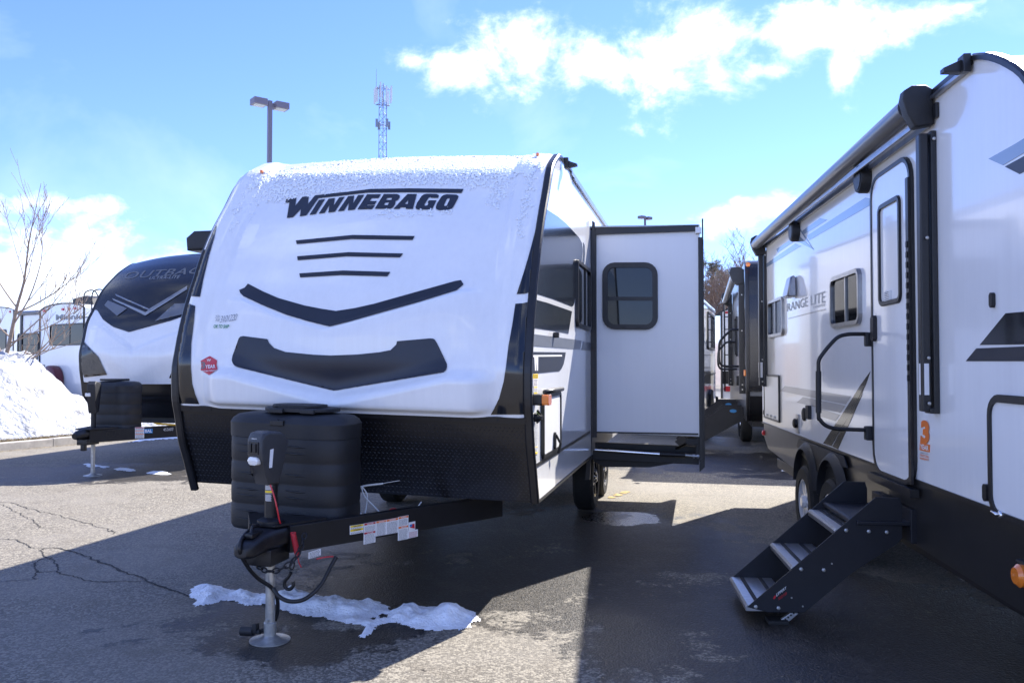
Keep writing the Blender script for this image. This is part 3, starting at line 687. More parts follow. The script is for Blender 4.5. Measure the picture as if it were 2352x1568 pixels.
# outer flange
zf0, zf1 = sf.st(1610, 1078)[1], sf.st(1612, 503)[1]
bm = bmesh.new(); add_box(bm, xo-.035, xo+.012, YS-.012, YS+.04, zf0+.05, sf.st(1612, 545)[1]+.0, .004); add_box(bm, xo-.002, xo+.016, YS-.03, YS+.09, zf0+.1, zf1-.2, .004); add_box(bm, xo+.0, xo+.014, YS-.03, YS+.1, zf1-.25, zf1, .004)
add_prism(bm, [(xo-.035, zf0+.06), (xo+.014, zf0+.11), (xo+.014, zf0+.03), (xo-.035, zf0-.02)], XZY, YS-.03, YS-.004, .003)
fl = from_bm('flange', bm, 'trim', S)
for k in range(12): box('screw', xo-.022, xo-.014, YS-.016, YS-.012, 1.0+k*.15, 1.008+k*.15, 'steel', fl, 0)
so_pl = Plane(FM, 'x', xo-.02, 1, S); so_pl.window(None, .05, .12, (('v', .5, .035),), S, nested=True, r=(YS+.5, YS+1.9, 1.35, 2.15)); so_pl.panel('dark_stripe', (YS+.1, zss, 1.05, 1.22), .004, 0, .004, 'vinyl')
box('bottom_lip', xo-.03, xo+.013, YS+.05, zss, zf0+.06, zsb+.01, 'trim', S, .004)
box('rear_flange', xo-.03, xo+.016, zss-.09, zss+.02, zf0+.1, zf1-.1, 'trim', S, .004)
# wall side seal (tapered flap)
prism('side_seal', [sf.st(*p) for p in [(1361,508),(1367,512),(1369,680),(1369,925),(1363,950),(1356,1100),(1345,1100),(1357,960),(1358,700)]], XZY, YS-.04, YS-.006, 'trim', S)
swf, swr = sf.window([(1384,603),(1511,603),(1511,757),(1384,757)], .05, .12, (('h', .46, .035),), S, nested=True)
for u in (.38, .66): box('weep_cover', swr[0]+(swr[1]-swr[0])*u-.025, swr[0]+(swr[1]-swr[0])*u+.025, YS-.034, YS-.029, swr[2]+.018, swr[2]+.028, 'steel', S, .001)
# under-slide gear
z1 = sf.st(1490, 1040)[1]
bm = bmesh.new()
add_box(bm, -.02, xo-.03, YS+.30, YS+.38, z1-.02, z1+.05, .004); add_box(bm, -.1, xo-.04, YS+.10, YS+.16, z1-.10, z1-.015, .004)
add_box(bm, xo-.07, xo-.03, YS+.03, YS+.40, z1-.05, zsb-.03, .004); add_box(bm, xo-.16, xo-.035, YS+.02, YS+.3, zsb-.10, zsb-.045, .004)
add_tube(bm, [(xo-.05, YS+.10, zsb-.05), (xo-.30, YS+.35, z1)], .014, 8)
ug = from_bm('slide_frame', bm, 'steel', T)
a_ = sf.st(1366, 1033); b2 = sf.st(1515, 1043); c2 = sf.st(1596, 1048)
tube('ram', [(a_[0], YS+.02, a_[1]), (b2[0], YS+.02, b2[1])], .016, 'chrome', ug, 14)
tube('ram_sleeve', [(b2[0], YS+.02, b2[1]), (b2[0]+.24, YS+.02, c2[1]+.005)], .022, 'steel', ug, 14)
tube('threaded_rod', [(b2[0]+.24, YS+.02, c2[1]+.005), (xo-.02, YS+.02, c2[1])], .011, 'galv', ug, 8)
for u in (.55, .8): lathe('nut', [(.02, -.012), (.02, .012)], 'galv', ug, (b2[0]+.24+(xo-.26-b2[0])*u, YS+.02, c2[1]), 6, 'x')
prism('belly_strut', [(0, z1-.13), (.1, z1-.18), (.55, z1-.16), (xo-.05, z1-.06), (xo-.05, z1-.02), (0, z1-.02)], XZY, YS+.2, YS+.22, 'steel', ug)
# chassis and running gear
bm = bmesh.new(); add_box(bm, -WM+.1, -.10, .5, LEN-.1, zbot-.05, zbot+.02, .004); 
for x in (-.45, -WM+.37): add_box(bm, x-.03, x+.03, .6, LEN, zbot-.16, zbot-.05, .004)
from_bm('chassis', bm, 'steel', T)
def wheel(parent, x, y, r, out, width=.21, rim='chrome', spokes=5, face=True):
    """out=+1 outer face towards +x"""
    t_ = lathe('wheel', [(r*.62, -width/2), (r*.9, -width/2), (r*.985, -width*.38), (r, -width*.2), (r, width*.2), (r*.985, width*.38), (r*.9, width/2), (r*.64, width/2), (r*.60, width*.42), (r*.60, -width*.42), (r*.62, -width/2)], 'rubber', parent, (x, y, r-.004), 48, 'x', caps=False)
    bm = bmesh.new(); c = (x, y, r-.004)
    for k in range(22):
        a = 2*math.pi*k/22
    f = out*width*.44
    add_ring(bm, [(y+r*.635*math.cos(2*math.pi*k/40), r+r*.635*math.sin(2*math.pi*k/40)) for k in range(40)], [(y+r*.56*math.cos(2*math.pi*k/40), r+r*.56*math.sin(2*math.pi*k/40)) for k in range(40)], lambda s, t, d: (x+out*d, s, t), -width*.2, width*.46)
    for k in range(spokes):
        a = 2*math.pi*k/spokes+.3
        for da in ((-.13, .13) if spokes < 9 else (0,)):
            p = [(y+r*.16*math.cos(a-.35), r+r*.16*math.sin(a-.35)), (y+r*.16*math.cos(a+.35), r+r*.16*math.sin(a+.35)), (y+r*.57*math.cos(a+da+.07), r+r*.57*math.sin(a+da+.07)), (y+r*.57*math.cos(a+da-.07), r+r*.57*math.sin(a+da-.07))]
            add_prism(bm, p, lambda s, t, d: (x+out*d, s, t), width*.25, width*.40)
    add_lathe(bm, [(r*.17, 0), (r*.17, out*width*.50), (r*.13, out*width*.56)], c, 20, 'x')
    from_bm('rim', bm, rim, t_)
    lathe('brake_drum', [(r*.59, -width*.10), (r*.59, width*.10)], 'steel', t_, c, 24, 'x')
    return t_
wy = FM.hit(1400, 1159, 'z', 0).y-.28
for dy in (0, .92):
    wheel(T, -.16, wy+dy, .345, 1); wheel(T, -WM+.16, wy+dy, .345, -1)
# ---- A-frame, coupler, jack, tank cover
JY = -1.02; JX = uc
j = FM.hit(620, 1470, 'z', -.028); JX, JY = j.x, j.y
zA = FM.hit(960, 1180, 'y', -.5).z
ZT = .62; ZB = .47
def beam(name, x0, y0, x1, y1, w=.05):
    d = Vector((x1-x0, y1-y0, 0)).normalized(); n = Vector((-d.y, d.x, 0))*w/2; bm = bmesh.new()
    c = [Vector((x0, y0, 0))+n, Vector((x0, y0, 0))-n, Vector((x1, y1, 0))-n, Vector((x1, y1, 0))+n]
    add_prism(bm, [(p.x, p.y) for p in c], XYZ, ZB, ZT, .005); return from_bm(name, bm, 'steel', T)
beam('tongue_beam', JX+.105, JY+.0, JX+.98, .55); beam('tongue_beam', JX-.105, JY+.0, JX-.98, .55)
prism('tongue_plate', [(JX-.07, JY-.08), (JX+.07, JY-.08), (JX+.24, JY+.22), (JX-.24, JY+.22)], XYZ, ZT+.001, ZT+.012, 'steel', T)
# coupler: cast housing with rounded ball socket
sec = [(-.31, .030, .022, .525), (-.29, .052, .038, .53), (-.24, .062, .046, .535), (-.17, .060, .050, .545), (-.09, .085, .058, .555), (.02, .125, .062, .565), (.14, .16, .055, .575), (.2, .16, .04, .58)]
bm = bmesh.new(); rings = []
for dy, hw, hh, zc in sec:
    rings.append([bm.verts.new((JX+s*hw*1.0, JY+dy, zc+t*hh)) for s, t in rrect(-1, 1, -1, 1, .55, 4)])
for a, b_ in zip(rings, rings[1:]):
    for k in range(len(a)): bm.faces.new((a[k], a[(k+1) % len(a)], b_[(k+1) % len(a)], b_[k]))
bm.faces.new(rings[0][::-1]); bm.faces.new(rings[-1]); add_box(bm, JX-.075, JX+.085, JY-.15, JY+.06, .42, .51, .008)
add_box(bm, JX-.025, JX+.025, JY-.24, JY-.12, .585, .612, .008); add_tube(bm, [(JX, JY-.22, .59), (JX-.02, JY-.16, .635), (JX-.02, JY-.10, .63)], .010, 8)
cp = from_bm('coupler', bm, 'steel', T, True, 40)
# jack
JK = lathe('tongue_jack', [(.026, .03), (.026, .50), (.022, .505)], 'galv', T, (JX, JY, .022*JX), 28)
lathe('jack_foot', [(.112, .0), (.112, .006), (.06, .016), (.034, .03), (.034, .10), (.028, .105)], 'galv', JK, (JX, JY, .022*JX+.002), 40)
lathe('outer_tube', [(.034, .60), (.034, 1.0)], 'steel', JK, (JX, JY, 0), 28)
lathe('mounting_ring', [(.075, .625), (.075, .645), (.045, .66)], 'steel', JK, (JX, JY, 0), 28)
lathe('pin', [(.01, -.045), (.01, .0)], 'galv', JK, (JX, JY+.0, .09), 10, 'y')
hz0 = FM.hit(620, 1110, 'y', JY).z; hz1 = FM.hit(612, 988, 'y', JY).z
hm = Matrix.Translation((JX-.015, JY, 0)) @ Matrix.Rotation(R(-20), 4, 'Z')
sidep = [(-.105, hz1-.13), (-.105, hz1-.045), (-.085, hz1-.01), (-.04, hz1), (.03, hz1-.004), (.075, hz1-.03), (.088, hz1-.06), (.082, hz1-.085), (.03, hz0+.0), (-.05, hz0), (-.06, hz0+.06), (-.09, hz0+.13)]
bm = bmesh.new(); add_prism(bm, sidep, YZX, -.06, .06, .016, 3); bmesh.ops.transform(bm, matrix=hm, verts=bm.verts)
JH = from_bm('jack_head', bm, 'jackplastic', T, True, 45)
def hbox(name, x0, x1, y0, y1, z0, z1, m, bv=.003): return box(name, x0, x1, y0, y1, z0, z1, m, JH, bv, M4=hm)
hbox('switch_panel', -.043, .037, -.112, -.104, hz1-.125, hz1-.055, 'trim')
hbox('switch', -.034, -.010, -.120, -.111, hz1-.115, hz1-.066, 'steel', .004); hbox('switch', .002, .026, -.120, -.111, hz1-.115, hz1-.066, 'steel', .004)
bm = bmesh.new(); add_prism(bm, rrect(-.046, .036, hz1-.185, hz1-.14, .02), XZY, -.112, -.075, .008); bmesh.ops.transform(bm, matrix=hm, verts=bm.verts); from_bm('work_light', bm, 'lens', JH, True, 50)
def hproj(x, y): return hm @ Vector((.0615, x, y))
mk('label', [hproj(-.045, hz1-.10), hproj(-.02, hz1-.095), hproj(-.03, hz1-.20), hproj(-.052, hz1-.20)], [(0, 1, 2, 3)], 'paper', JH)
text('maker_text', 'LIPPERT', ((-.03, hz1-.022), (.02, hz1-.022), (.02, hz1-.032), (-.03, hz1-.032)), lambda x, y: hm @ Vector((x, -.1035, y-.015)), 'whiteprint', JH, .01, .3)
def tubeprint(z0, z1, m, a0=-2.2, a1=-.9, r=.0348):
    v = []; f = []; n = 8
    for k in range(n+1):
        a = a0+(a1-a0)*k/n; v += [(JX+r*math.cos(a), JY+r*math.sin(a), z0), (JX+r*math.cos(a), JY+r*math.sin(a), z1)]
    for k in range(n): f.append((2*k, 2*k+2, 2*k+3, 2*k+1))
    return mk('tube_print', v, f, m, JK)
tubeprint(.895, .905, 'whiteprint', -2.0, -1.2); tubeprint(.868, .885, 'red'); tubeprint(.79, .862, 'greyvinyl'); tubeprint(.800, .812, 'yellow', r=.0352)
for k in range(7): tubeprint(.818+k*.006, .821+k*.006, 'whiteprint', -2.15, -.95-.1*(k % 3), .0352)
for k in range(6): tubeprint(.755+k*.006, .758+k*.006, 'whiteprint', -2.15, -1.0-.08*(k % 2), .035)
# propane tank cover
tcl = FM.hit(533, 1080, 'y', JY+.42); tcr = FM.hit(817, 1080, 'y', JY+.38); TX0, TX1 = tcl.x+.012, tcr.x-.06; TY = JY+.50
tz0 = FM.hit(560, 1208, 'y', JY+.25).z-.035; tz1 = FM.hit(650, 950, 'y', JY+.35).z
def lobes(z, ins, bulge=0, n=72):
    hx = (TX1-TX0)/2-ins; hy = .215-ins; cx = (TX0+TX1)/2; out = []
    for k in range(n):
        a = 2*math.pi*k/n; c, s = math.cos(a), math.sin(a)
        x = abs(c)**(2/4.6)*math.copysign(1, c); y = abs(s)**(2/3.6)*math.copysign(1, s)
        pin = .020*math.exp(-((x*hx)/.06)**2)
        out.append((cx+x*(hx+bulge), TY+y*(hy+bulge-pin), z))
    return out
def loft(bm, rings):
    V = [[bm.verts.new(p) for p in r] for r in rings]
    for a, b_ in zip(V, V[1:]):
        for k in range(len(a)): bm.faces.new((a[k], a[(k+1) % len(a)], b_[(k+1) % len(a)], b_[k]))
    bm.faces.new(V[0][::-1]); bm.faces.new(V[-1])
bm = bmesh.new(); rg = []; hgt = tz1-tz0
def band(t0, t1, ins0=.0):
    return [(t0, .004), (t0+.010, .001), ((t0+t1)/2, ins0), (t1-.010, .001), (t1, .004)]
prof_t = [(0, .035), (.01, .012)]+band(.03, .22)+band(.235, .40)+band(.415, .58)+band(.60, .80)+[(.80, -.004), (.92, -.006), (.955, .008), (.985, .035), (1.0, .09)]
for t_, i_ in prof_t: rg.append(lobes(tz0+hgt*t_, i_))
loft(bm, rg); TCv = from_bm('tank_cover', bm, 'plastic', T, True, 28)
cx = (TX0+TX1)/2
for k, t_ in enumerate((.10, .17, .30, .355, .49, .67, .73)):      # moulded ribs
    for sx_, x0, x1 in ((-1, cx-.29, cx-.10), (1, cx+.03, cx+.20)):
        bm = bmesh.new(); zz = tz0+hgt*t_
        add_tube(bm, [(x0, TY-.205, zz+.004), ((x0+x1)/2, TY-.2125, zz), (x1, TY-.208, zz-.002)], [.002, .007, .002], 8); from_bm('rib', bm, 'plastic', TCv, True)
bm = bmesh.new(); add_prism(bm, rrect(cx-.19, cx+.27, TY-.15, TY+.15, .13, 8), XYZ, tz1+.012, tz1+.035, .006); add_prism(bm, rrect(cx-.14, cx+.18, TY-.11, TY+.12, .08, 8), XYZ, tz1+.036, tz1+.052, .005)
add_box(bm, cx-.10, cx-.01, TY-.17, TY-.13, tz1+.005, tz1+.03, .005); add_box(bm, cx+.10, cx+.19, TY-.16, TY-.12, tz1+.005, tz1+.03, .005)
from_bm('lid', bm, 'plastic', TCv)
bm = bmesh.new(); add_box(bm, cx-.055, cx-.02, TY-.20, TY-.182, tz0+.02, tz1-.03, .004); add_box(bm, cx-.07, cx+.02, TY-.215, TY-.175, tz1-.07, tz1-.035, .006)
from_bm('clamp_strap', bm, 'steel', TCv)
# hose, wires, chains, cables
def hit_path(pts, m, r, name, parent=T, seg=8, curve=6):
    return tube(name, [FM.hit(px, py, 'y', y) for px, py, y in pts], r, m, parent, seg, curve)
hit_path([(621,1113,JY-.05),(630,1140,JY-.06),(637,1170,JY-.06),(642,1195,JY-.04),(648,1212,JY)], 'red', .0045, 'red_wire')
hit_path([(612,1218,JY+.06),(580,1215,JY-.1),(556,1235,JY-.25),(550,1262,JY-.32),(565,1295,JY-.2),(590,1325,JY-.1),(625,1350,JY-.02),(637,1375,JY+.03),(637,1405,JY+.05),(628,1430,JY+.05),(608,1445,JY+.02),(590,1450,JY)], 'cable', .011, 'power_cable')
hit_path([(628,1350,JY-.05),(640,1368,JY-.06),(665,1380,JY-.05),(700,1375,JY),(735,1345,JY+.08),(757,1305,JY+.15),(772,1278,JY+.2)], 'cable', .0115, 'power_cable')
pc = FM.hit(575, 1450, 'y', JY-.02); bm = bmesh.new(); add_tube(bm, [pc+Vector((-.055, 0, 0)), pc+Vector((.02, 0, .004))], .026, 14); add_tube(bm, [pc+Vector((.02, 0, .004)), pc+Vector((.06, 0, .006))], .015, 12); add_box(bm, pc.x+.02, pc.x+.045, pc.y-.02, pc.y+.02, pc.z, pc.z+.05, .004)
from_bm('cable_plug', bm, 'plastic', T, True, 40)
hx = [FM.hit(675+3*math.sin(k*.02), 1225+k*.42, 'y', JY-.03) for k in range(0, 125, 1)]
bm = bmesh.new(); cc_ = FM.hit(673, 1222, 'y', JY-.05); cd_ = FM.hit(684, 1275, 'y', JY-.05); P = []
for k in range(260):
    t_ = k/259; c = cc_.lerp(cd_, t_); a = t_*2*math.pi*19; P.append(c+Vector((math.cos(a)*.014, math.sin(a)*.014, 0)))
add_tube(bm, P, .0028, 5); from_bm('coiled_breakaway_cable', bm, 'red', T, True)
hit_path([(684,1275,JY-.05),(686,1290,JY-.05),(692,1302,JY-.04)], 'red', .0028, 'red_wire')
hit_path([(727,1283,JY+.06),(745,1279,JY+.1),(765,1277,JY+.15)], 'red', .004, 'red_wire')
def chain(pts, r=.012):
    P = cr([FM.hit(*p[:2], 'y', p[2]) for p in pts], 10); ch = None; acc = 0; last = P[0]; k = 0
    L_ = [P[0]]
    for p in P[1:]:
        if (p-last).length > .034: L_.append(p); last = p
    for a, b_ in zip(L_, L_[1:]):
        d = (b_-a); q = d.to_track_quat('X', 'Z').to_matrix().to_4x4(); rot = Matrix.Rotation(R(90)*(k % 2), 4, 'X'); bm = bmesh.new()
        pts_ = [Vector((.024*math.cos(t_), .013*math.sin(t_), 0)) for t_ in [2*math.pi*i/14 for i in range(15)]]
        add_tube(bm, pts_, .0045, 6, False); bmesh.ops.transform(bm, matrix=Matrix.Translation((a+b_)/2) @ q @ rot, verts=bm.verts)
        from_bm('chain_link', bm, 'steel', CH, True); k += 1
CH = empty('safety_chain', (0, 0, 0)); CH.parent = T
chain([(700,1225,JY+.02),(690,1262,JY-.06),(668,1292,JY-.12),(645,1306,JY-.14),(625,1312,JY-.14),(605,1308,JY-.13),(588,1298,JY-.1)])
chain([(672,1290,JY+.08),(668,1315,JY+.05)])
hk_ = [FM.hit(*p, 'y', JY-.0) for p in [(668,1313),(664,1322),(655,1333),(654,1345),(660,1352),(668,1351),(674,1343),(673,1335)]]
tube('chain_hook', hk_, .010, 'steel', CH, 8, 5)
hit_path([(895,1112,-.15),(920,1105,-.1),(880,1110,-.15),(830,1117,-.2),(818,1130,-.22),(820,1165,-.25),(838,1190,-.28)][2:], 'whitewire', .006, 'white_wire')
hit_path([(830,1118,-.2),(838,1140,-.22),(862,1165,-.22),(884,1190,-.25)], 'whitewire', .0045, 'white_wire')
hit_path([(832,1118,-.2),(843,1135,-.2),(842,1160,-.22),(838,1178,-.25)], 'whitewire', .005, 'white_wire')
hit_path([(833,1117,-.2),(870,1111,-.15),(918,1103,-.1)], 'whitewire', .002, 'cable_tie', curve=2)
hit_path([(882,1180,-.2),(900,1168,-.15),(915,1170,-.1),(925,1176,-.1)], 'red', .003, 'red_wire')
hit_path([(955,1172,-.05),(962,1160,-.02),(968,1152,0)], 'whitewire', .004, 'white_wire')
# labels on the right hand beam
bd_ = Vector((.875, .55-JY, 0)).normalized(); bn = Vector((bd_.y, -bd_.x, 0)); bo = Vector((JX+.105, JY, 0))+bn*.0255
class BeamP:
    par = T
    def st(s, px, py):
        o, d = FM.ray(px, py); t_ = (bo-o).dot(bn)/d.dot(bn); h = o+d*t_; return ((h-bo).dot(bd_), h.z)
    def fn(s, a, b_, d): q = bo+bd_*a+bn*d; return (q.x, q.y, b_)
    decal = Plane.decal
bp_ = BeamP()
Zb = lambda x, y: ((1000+x/2.091)*.72593, (1400+y/2.091)*.72593)
label(bp_, [Zb(222,548), Zb(312,535), Zb(311,592), Zb(222,608)], 'paper', None, ((.02, .22, 'yellow', 'CAUTION'), (.45, .68, 'yellow', 'ATTENTION')), 9)
label(bp_, [Zb(315,533), Zb(392,520), Zb(390,656), Zb(313,672)], 'paper', None, ((.01, .1, 'redink', 'DANGER'), (.44, .53, 'redink', 'DANGER')), 22)
label(bp_, [Zb(394,519), Zb(462,508), Zb(461,606), Zb(393,618)], 'paper', None, ((.01, .13, 'orange', 'WARNING'),), 16)
label(bp_, [Zb(462,508), Zb(541,494), Zb(539,592), Zb(461,606)], 'paper', None, ((.01, .14, 'orange', 'AVERTISSEMENT'),), 16)
label(bp_, [Zb(542,490), Zb(609,478), Zb(606,634), Zb(540,647)], 'paper', None, ((.01, .09, 'orange', 'WARNING'), (.42, .5, 'orange', 'WARNING')), 26)
fl_ = bp_.decal('label', [Zb(611,527), Zb(654,518), Zb(653,572), Zb(610,581)], 'paper', .004)
bp_.decal('label_print', [Zb(617,540), Zb(648,533), Zb(650,566), Zb(620,560)], 'red', .005, fl_); bp_.decal('label_print', [Zb(617,540), Zb(632,537), Zb(632,552), Zb(617,555)], 'blue', .0062, fl_)
label(bp_, [Zb(608,581), Zb(671,571), Zb(671,618), Zb(607,632)], 'paper', None, ((.03, .18, 'paper', None),), 7, 'redink')
lb_ = label(bp_, [(708,1268),(736,1259),(736,1274),(708,1283)], 'paper', None, (), 5)

# snow crust on the nose
def snow_on_cap():
    polys = [[(570,402),(640,392),(700,384),(800,372),(1000,356),(1150,355),(1236,357),(1272,360),(1262,384),(1240,392),(1225,440),(1212,500),(1196,548),(1186,560),(1190,520),(1200,460),(1207,400),(1180,402),(1165,455),(1140,478),(1120,482),(1128,440),(1100,432),(1075,440),(1060,428),(1000,424),(950,428),(900,424),(850,428),(800,438),(750,446),(700,452),(655,462),(620,470),(605,466),(598,448),(575,520),(572,508),(580,470),(592,425),(575,440),(548,510),(520,560),(528,520),(552,460),(575,408)],
             [(830,496),(900,486),(960,484),(1040,478),(1038,488),(960,494),(900,500),(860,500),(835,502)]]
    NV, NR = 620, 330; U = np.linspace(-WM+.05, -.05, NV); C2 = resample([tuple(p) for p in CP[99:]], NR)
    T2 = np.gradient(C2, axis=0); N2 = -np.c_[T2[:, 1], -T2[:, 0]]; N2 /= np.linalg.norm(N2, axis=1)[:, None]
    v = []; keep = []
    for i in range(NR):
        for u in U:
            d = float(capdisp(u, C2[i, 1], C2[i, 0])); p = Vector((u, C2[i, 0]+N2[i, 0]*d, C2[i, 1]+N2[i, 1]*d)); px = to_px(FM, p)
            nz = noise.noise(p*22)*14+noise.noise(p*70)*9
            q = (px[0]+nz, px[1]+nz*.8)
            k = any(inside(q, P) for P in polys); a = noise.noise(p*60); b_ = noise.noise(p*150)
            h = .004+(.003 if px[1] < 400 else .008)*max(a, -.2)+(.003 if px[1] < 400 else .006)*b_
            if px[1] > 400 and k and a+b_*.7 < (-.5 if px[1] < 412 else -.24): k = False
            keep.append(k and h > .001); v.append(p+Vector((0, N2[i, 0], N2[i, 1]))*max(h, .0012))
    f = []
    for i in range(NR-1):
        for k in range(NV-1):
            a = i*NV+k; q = (a, a+1, a+NV+1, a+NV)
            if all(keep[j_] for j_ in q): f.append(q)
    used = sorted({i for q in f for i in q}); mp = {a: b_ for b_, a in enumerate(used)}
    o = mk('snow_crust', [FM.M @ v[i] for i in used], [tuple(mp[i] for i in q) for q in f], 'frost', smooth=True, kind='stuff')
    tag(o, 'thin bumpy crust of snow on the nose of the white trailer', 'snow')
snow_on_cap()
FM.settle(T)

# ------------------------------------------------------------------ right hand travel trailer
PH = math.atan(219/1900); FR = Frame((2.25, 4.0), -PH); WR = 2.46
RT = empty('travel_trailer', FR.loc, FR.yaw, 'glossy white travel trailer on the right with grey awning, entry door and folding steps', 'travel trailer')
wl = Plane(FR, 'x', 0, -1, RT)
hB = wl.st(2010, 1066)[1]; RLEN = 5.60; zr = wl.st(2236, 133)[1]
ftop = wl.st(2236, 133); fe = wl.st(2352, 174); fp = [(ftop[0], zr), wl.st(2262, 131), wl.st(2291, 137), wl.st(2320, 150), fe, (fe[0]-.30, fe[1]-.42), (fe[0]-.5, fe[1]-.95), (fe[0]-.6, fe[1]-1.5), (fe[0]-.55, 1.0), (fe[0]-.45, hB)]
fps = [tuple(p) for p in resample(fp, 40)]
prism('body', fps[::-1]+[(RLEN, zr)][::-1]+[(RLEN, hB)], YZX, 0, WR, 'white', RT) if False else prism('body', [(RLEN, hB)]+[(RLEN, zr-.03), (RLEN-.03, zr)]+fps, YZX, 0, WR, 'white', RT)
rr_ = box('added_shadow_box', 1.6, WR-.05, RLEN-.02, RLEN+1.85, .75, zr-.05, 'slidewhite', RT, .01)  # added box, hidden behind the body, only to cast a ground shadow
bm = bmesh.new(); add_prism(bm, [(RLEN-.01, hB-.005), (RLEN-.01, .72), (RLEN-.25, .60), (RLEN-1.5, .54), (-1.1, .46), (-1.1, hB-.005)], YZX, .012, WR-.012, 0)
from_bm('skirt', bm, 'skirt', RT)
wl.panel('belt_trim', (-1.1, RLEN, hB-.012, hB+.006), .001, 0, .008, 'trim', bevel=.001)
sweep('front_trim', [tuple(p) for p in resample(fp, 40)][::-1], -.014, .045, .012, .02, 'trim', RT)
frt = sweep('rail', [(ftop[0], zr), (RLEN*.5, zr), (RLEN, zr)], -.016, .05, .03, .008, 'trim', RT)
box('gutter_rail', -.03, .0, ftop[0]+.05, RLEN, zr-.055, zr-.035, 'rail', RT, .003)
g0 = ftop; bm = bmesh.new(); add_prism(bm, [(g0[0]-.01, g0[1]+.02), (g0[0]+.06, g0[1]+.02), (g0[0]+.10, g0[1]-.05), (g0[0]-.01, g0[1]-.07)], YZX, -.05, -.014, .004)
add_prism(bm, [(-.04, g0[1]+.005), (-.13, g0[1]-.035), (-.13, g0[1]-.055), (-.04, g0[1]-.06)], XZY, g0[0]+.02, g0[0]+.07, .004); from_bm('gutter_spout', bm, 'trim', RT)
# awning
ax_ = -.105
pn = FR.hit(2092, 244, 'x', ax_); pf = FR.hit(1738, 560, 'x', ax_); za = (pn.z+pf.z)/2+.0
AW = empty('awning', (0, 0, 0)); AW.parent = RT
y0a, y1a = pn.y, pf.y
bm = bmesh.new(); add_tube(bm, [(ax_, y0a+.03, pn.z), (ax_, y1a, pf.z)], .060, 28); from_bm('roller', bm, 'awn', AW, True, 60)
bm = bmesh.new(); add_box(bm, -.022, -.003, y0a, y1a, za-.085, za-.05, .004); add_box(bm, -.10, -.085, y0a, y1a, za-.088, za-.06, .003); from_bm('awning_rail', bm, 'rail', AW)
def awnhead(y, zc):
    bm = bmesh.new(); add_prism(bm, [(-.17, zc+.02), (-.16, zc+.07), (-.12, zc+.095), (-.05, zc+.095), (-.012, zc+.07), (-.008, zc-.12), (-.09, zc-.135), (-.11, zc-.13), (-.145, zc-.06)], XZY, y-.042, y+.042, .014, 3); return from_bm('awning_head', bm, 'plastic', AW, True, 40)
awnhead(y0a-.03, pn.z); awnhead(y1a+.03, pf.z)
for yy, pb in ((y0a-.03, wl.st(2160, 950)[1]), (y1a+.03, wl.st(1740, 884)[1])):
    bm = bmesh.new(); add_box(bm, -.030, -.002, yy-.045, yy+.045, pb+.0, za-.12, .004); add_box(bm, -.085, -.036, yy-.030, yy+.030, pb+.01, za-.13, .008); add_box(bm, -.05, -.02, yy-.04, yy+.04, pb, pb+.03, .004); add_box(bm, -.02, -.002, yy-.09, yy-.046, za-.06, za+.02, .004)
    am = from_bm('awning_arm', bm, 'trim', AW)
    for zz in (pb+.055, pb+.30, pb+.95, za-.17): lathe('bolt', [(.009, 0), (.009, -.006), (.004, -.009)], 'galv', am, (-.055, yy-.040, zz), 10, 'y') if zz < za-.3 else lathe('bolt', [(.009, 0), (.009, -.006), (.004, -.009)], 'galv', am, (-.02, yy-.060, zz), 10, 'y')
    v = [(-.086-.001, yy-.012, pb+.10), (-.087, yy+.012, pb+.10), (-.087, yy+.012, pb+.27), (-.087, yy-.012, pb+.27)]
    mk('label', v, [(0, 1, 2, 3)], 'paper', am); mk('label', [(-.075, yy-.0305, pb+.10), (-.05, yy-.0305, pb+.10), (-.05, yy-.0305, pb+.27), (-.075, yy-.0305, pb+.27)], [(0, 1, 2, 3)], 'paper', am)
# graphics
def zo(sc, ox, oy): return lambda x, y: ((ox+x/sc)*.72593, (oy+y/sc)*.72593)
ZA, ZC, ZD, ZE, ZG = zo(2.852, 2150, 550), zo(2.24, 2740, 100), zo(2.6133, 2350, 650), zo(2.6133, 2350, 1050), zo(1.4255, 2740, 800)
def rd(name, pts, m, Zf, off=.003): return wl.decal(name, [Zf(*p) for p in pts], m, off)
rd('side_graphic', [(768,822),(1045,630),(1100,652),(768,855)], 'skyvinyl', ZA)
rd('side_graphic', [(875,680),(985,605),(1035,612),(890,712)], 'skyvinyl', ZA)
rd('side_graphic', [(1150,560),(1680,215),(1740,225),(1740,275),(1175,598)], 'skyvinyl', ZA)
rd('side_graphic', [(1110,515),(1270,400),(1338,415),(1130,545)], 'skyvinyl', ZA)
rd('side_graphic', [(1020,395),(1100,505),(1212,682),(1140,590)], 'skyvinyl', ZA)
rd('side_graphic', [(1040,598),(1045,525),(1195,665),(1210,682)], 'skyvinyl', ZA)
rd('side_graphic', [(310,487),(350,445),(897,530),(853,597)], 'taupe', ZE)
rd('side_graphic', [(448,582),(500,537),(850,607),(808,668)], 'taupe', ZE)
rd('side_graphic', [(640,632),(806,682),(768,735),(640,697)], 'taupe', ZE)
rd('side_graphic', [(1058,325),(1022,430),(975,530),(735,943),(668,918),(900,560),(975,440)], 'gloss', ZE)
rd('side_graphic', [(1002,455),(985,530),(790,968),(742,947),(955,555)], 'gloss', ZE)
rd('side_graphic', [(872,902),(1060,797),(1300,650),(1300,757),(975,948)], 'skyvinyl', ZC)
rd('side_graphic', [(988,957),(1120,885),(1300,780),(1300,898),(1092,1010)], 'vinyl', ZC)
rd('side_graphic', [(515,415),(632,272),(800,258),(800,411)], 'gloss', ZG)
rd('side_graphic', [(452,488),(500,430),(800,418),(800,488)], 'vinyl', ZG)
wp = wallproj(wl, .004)
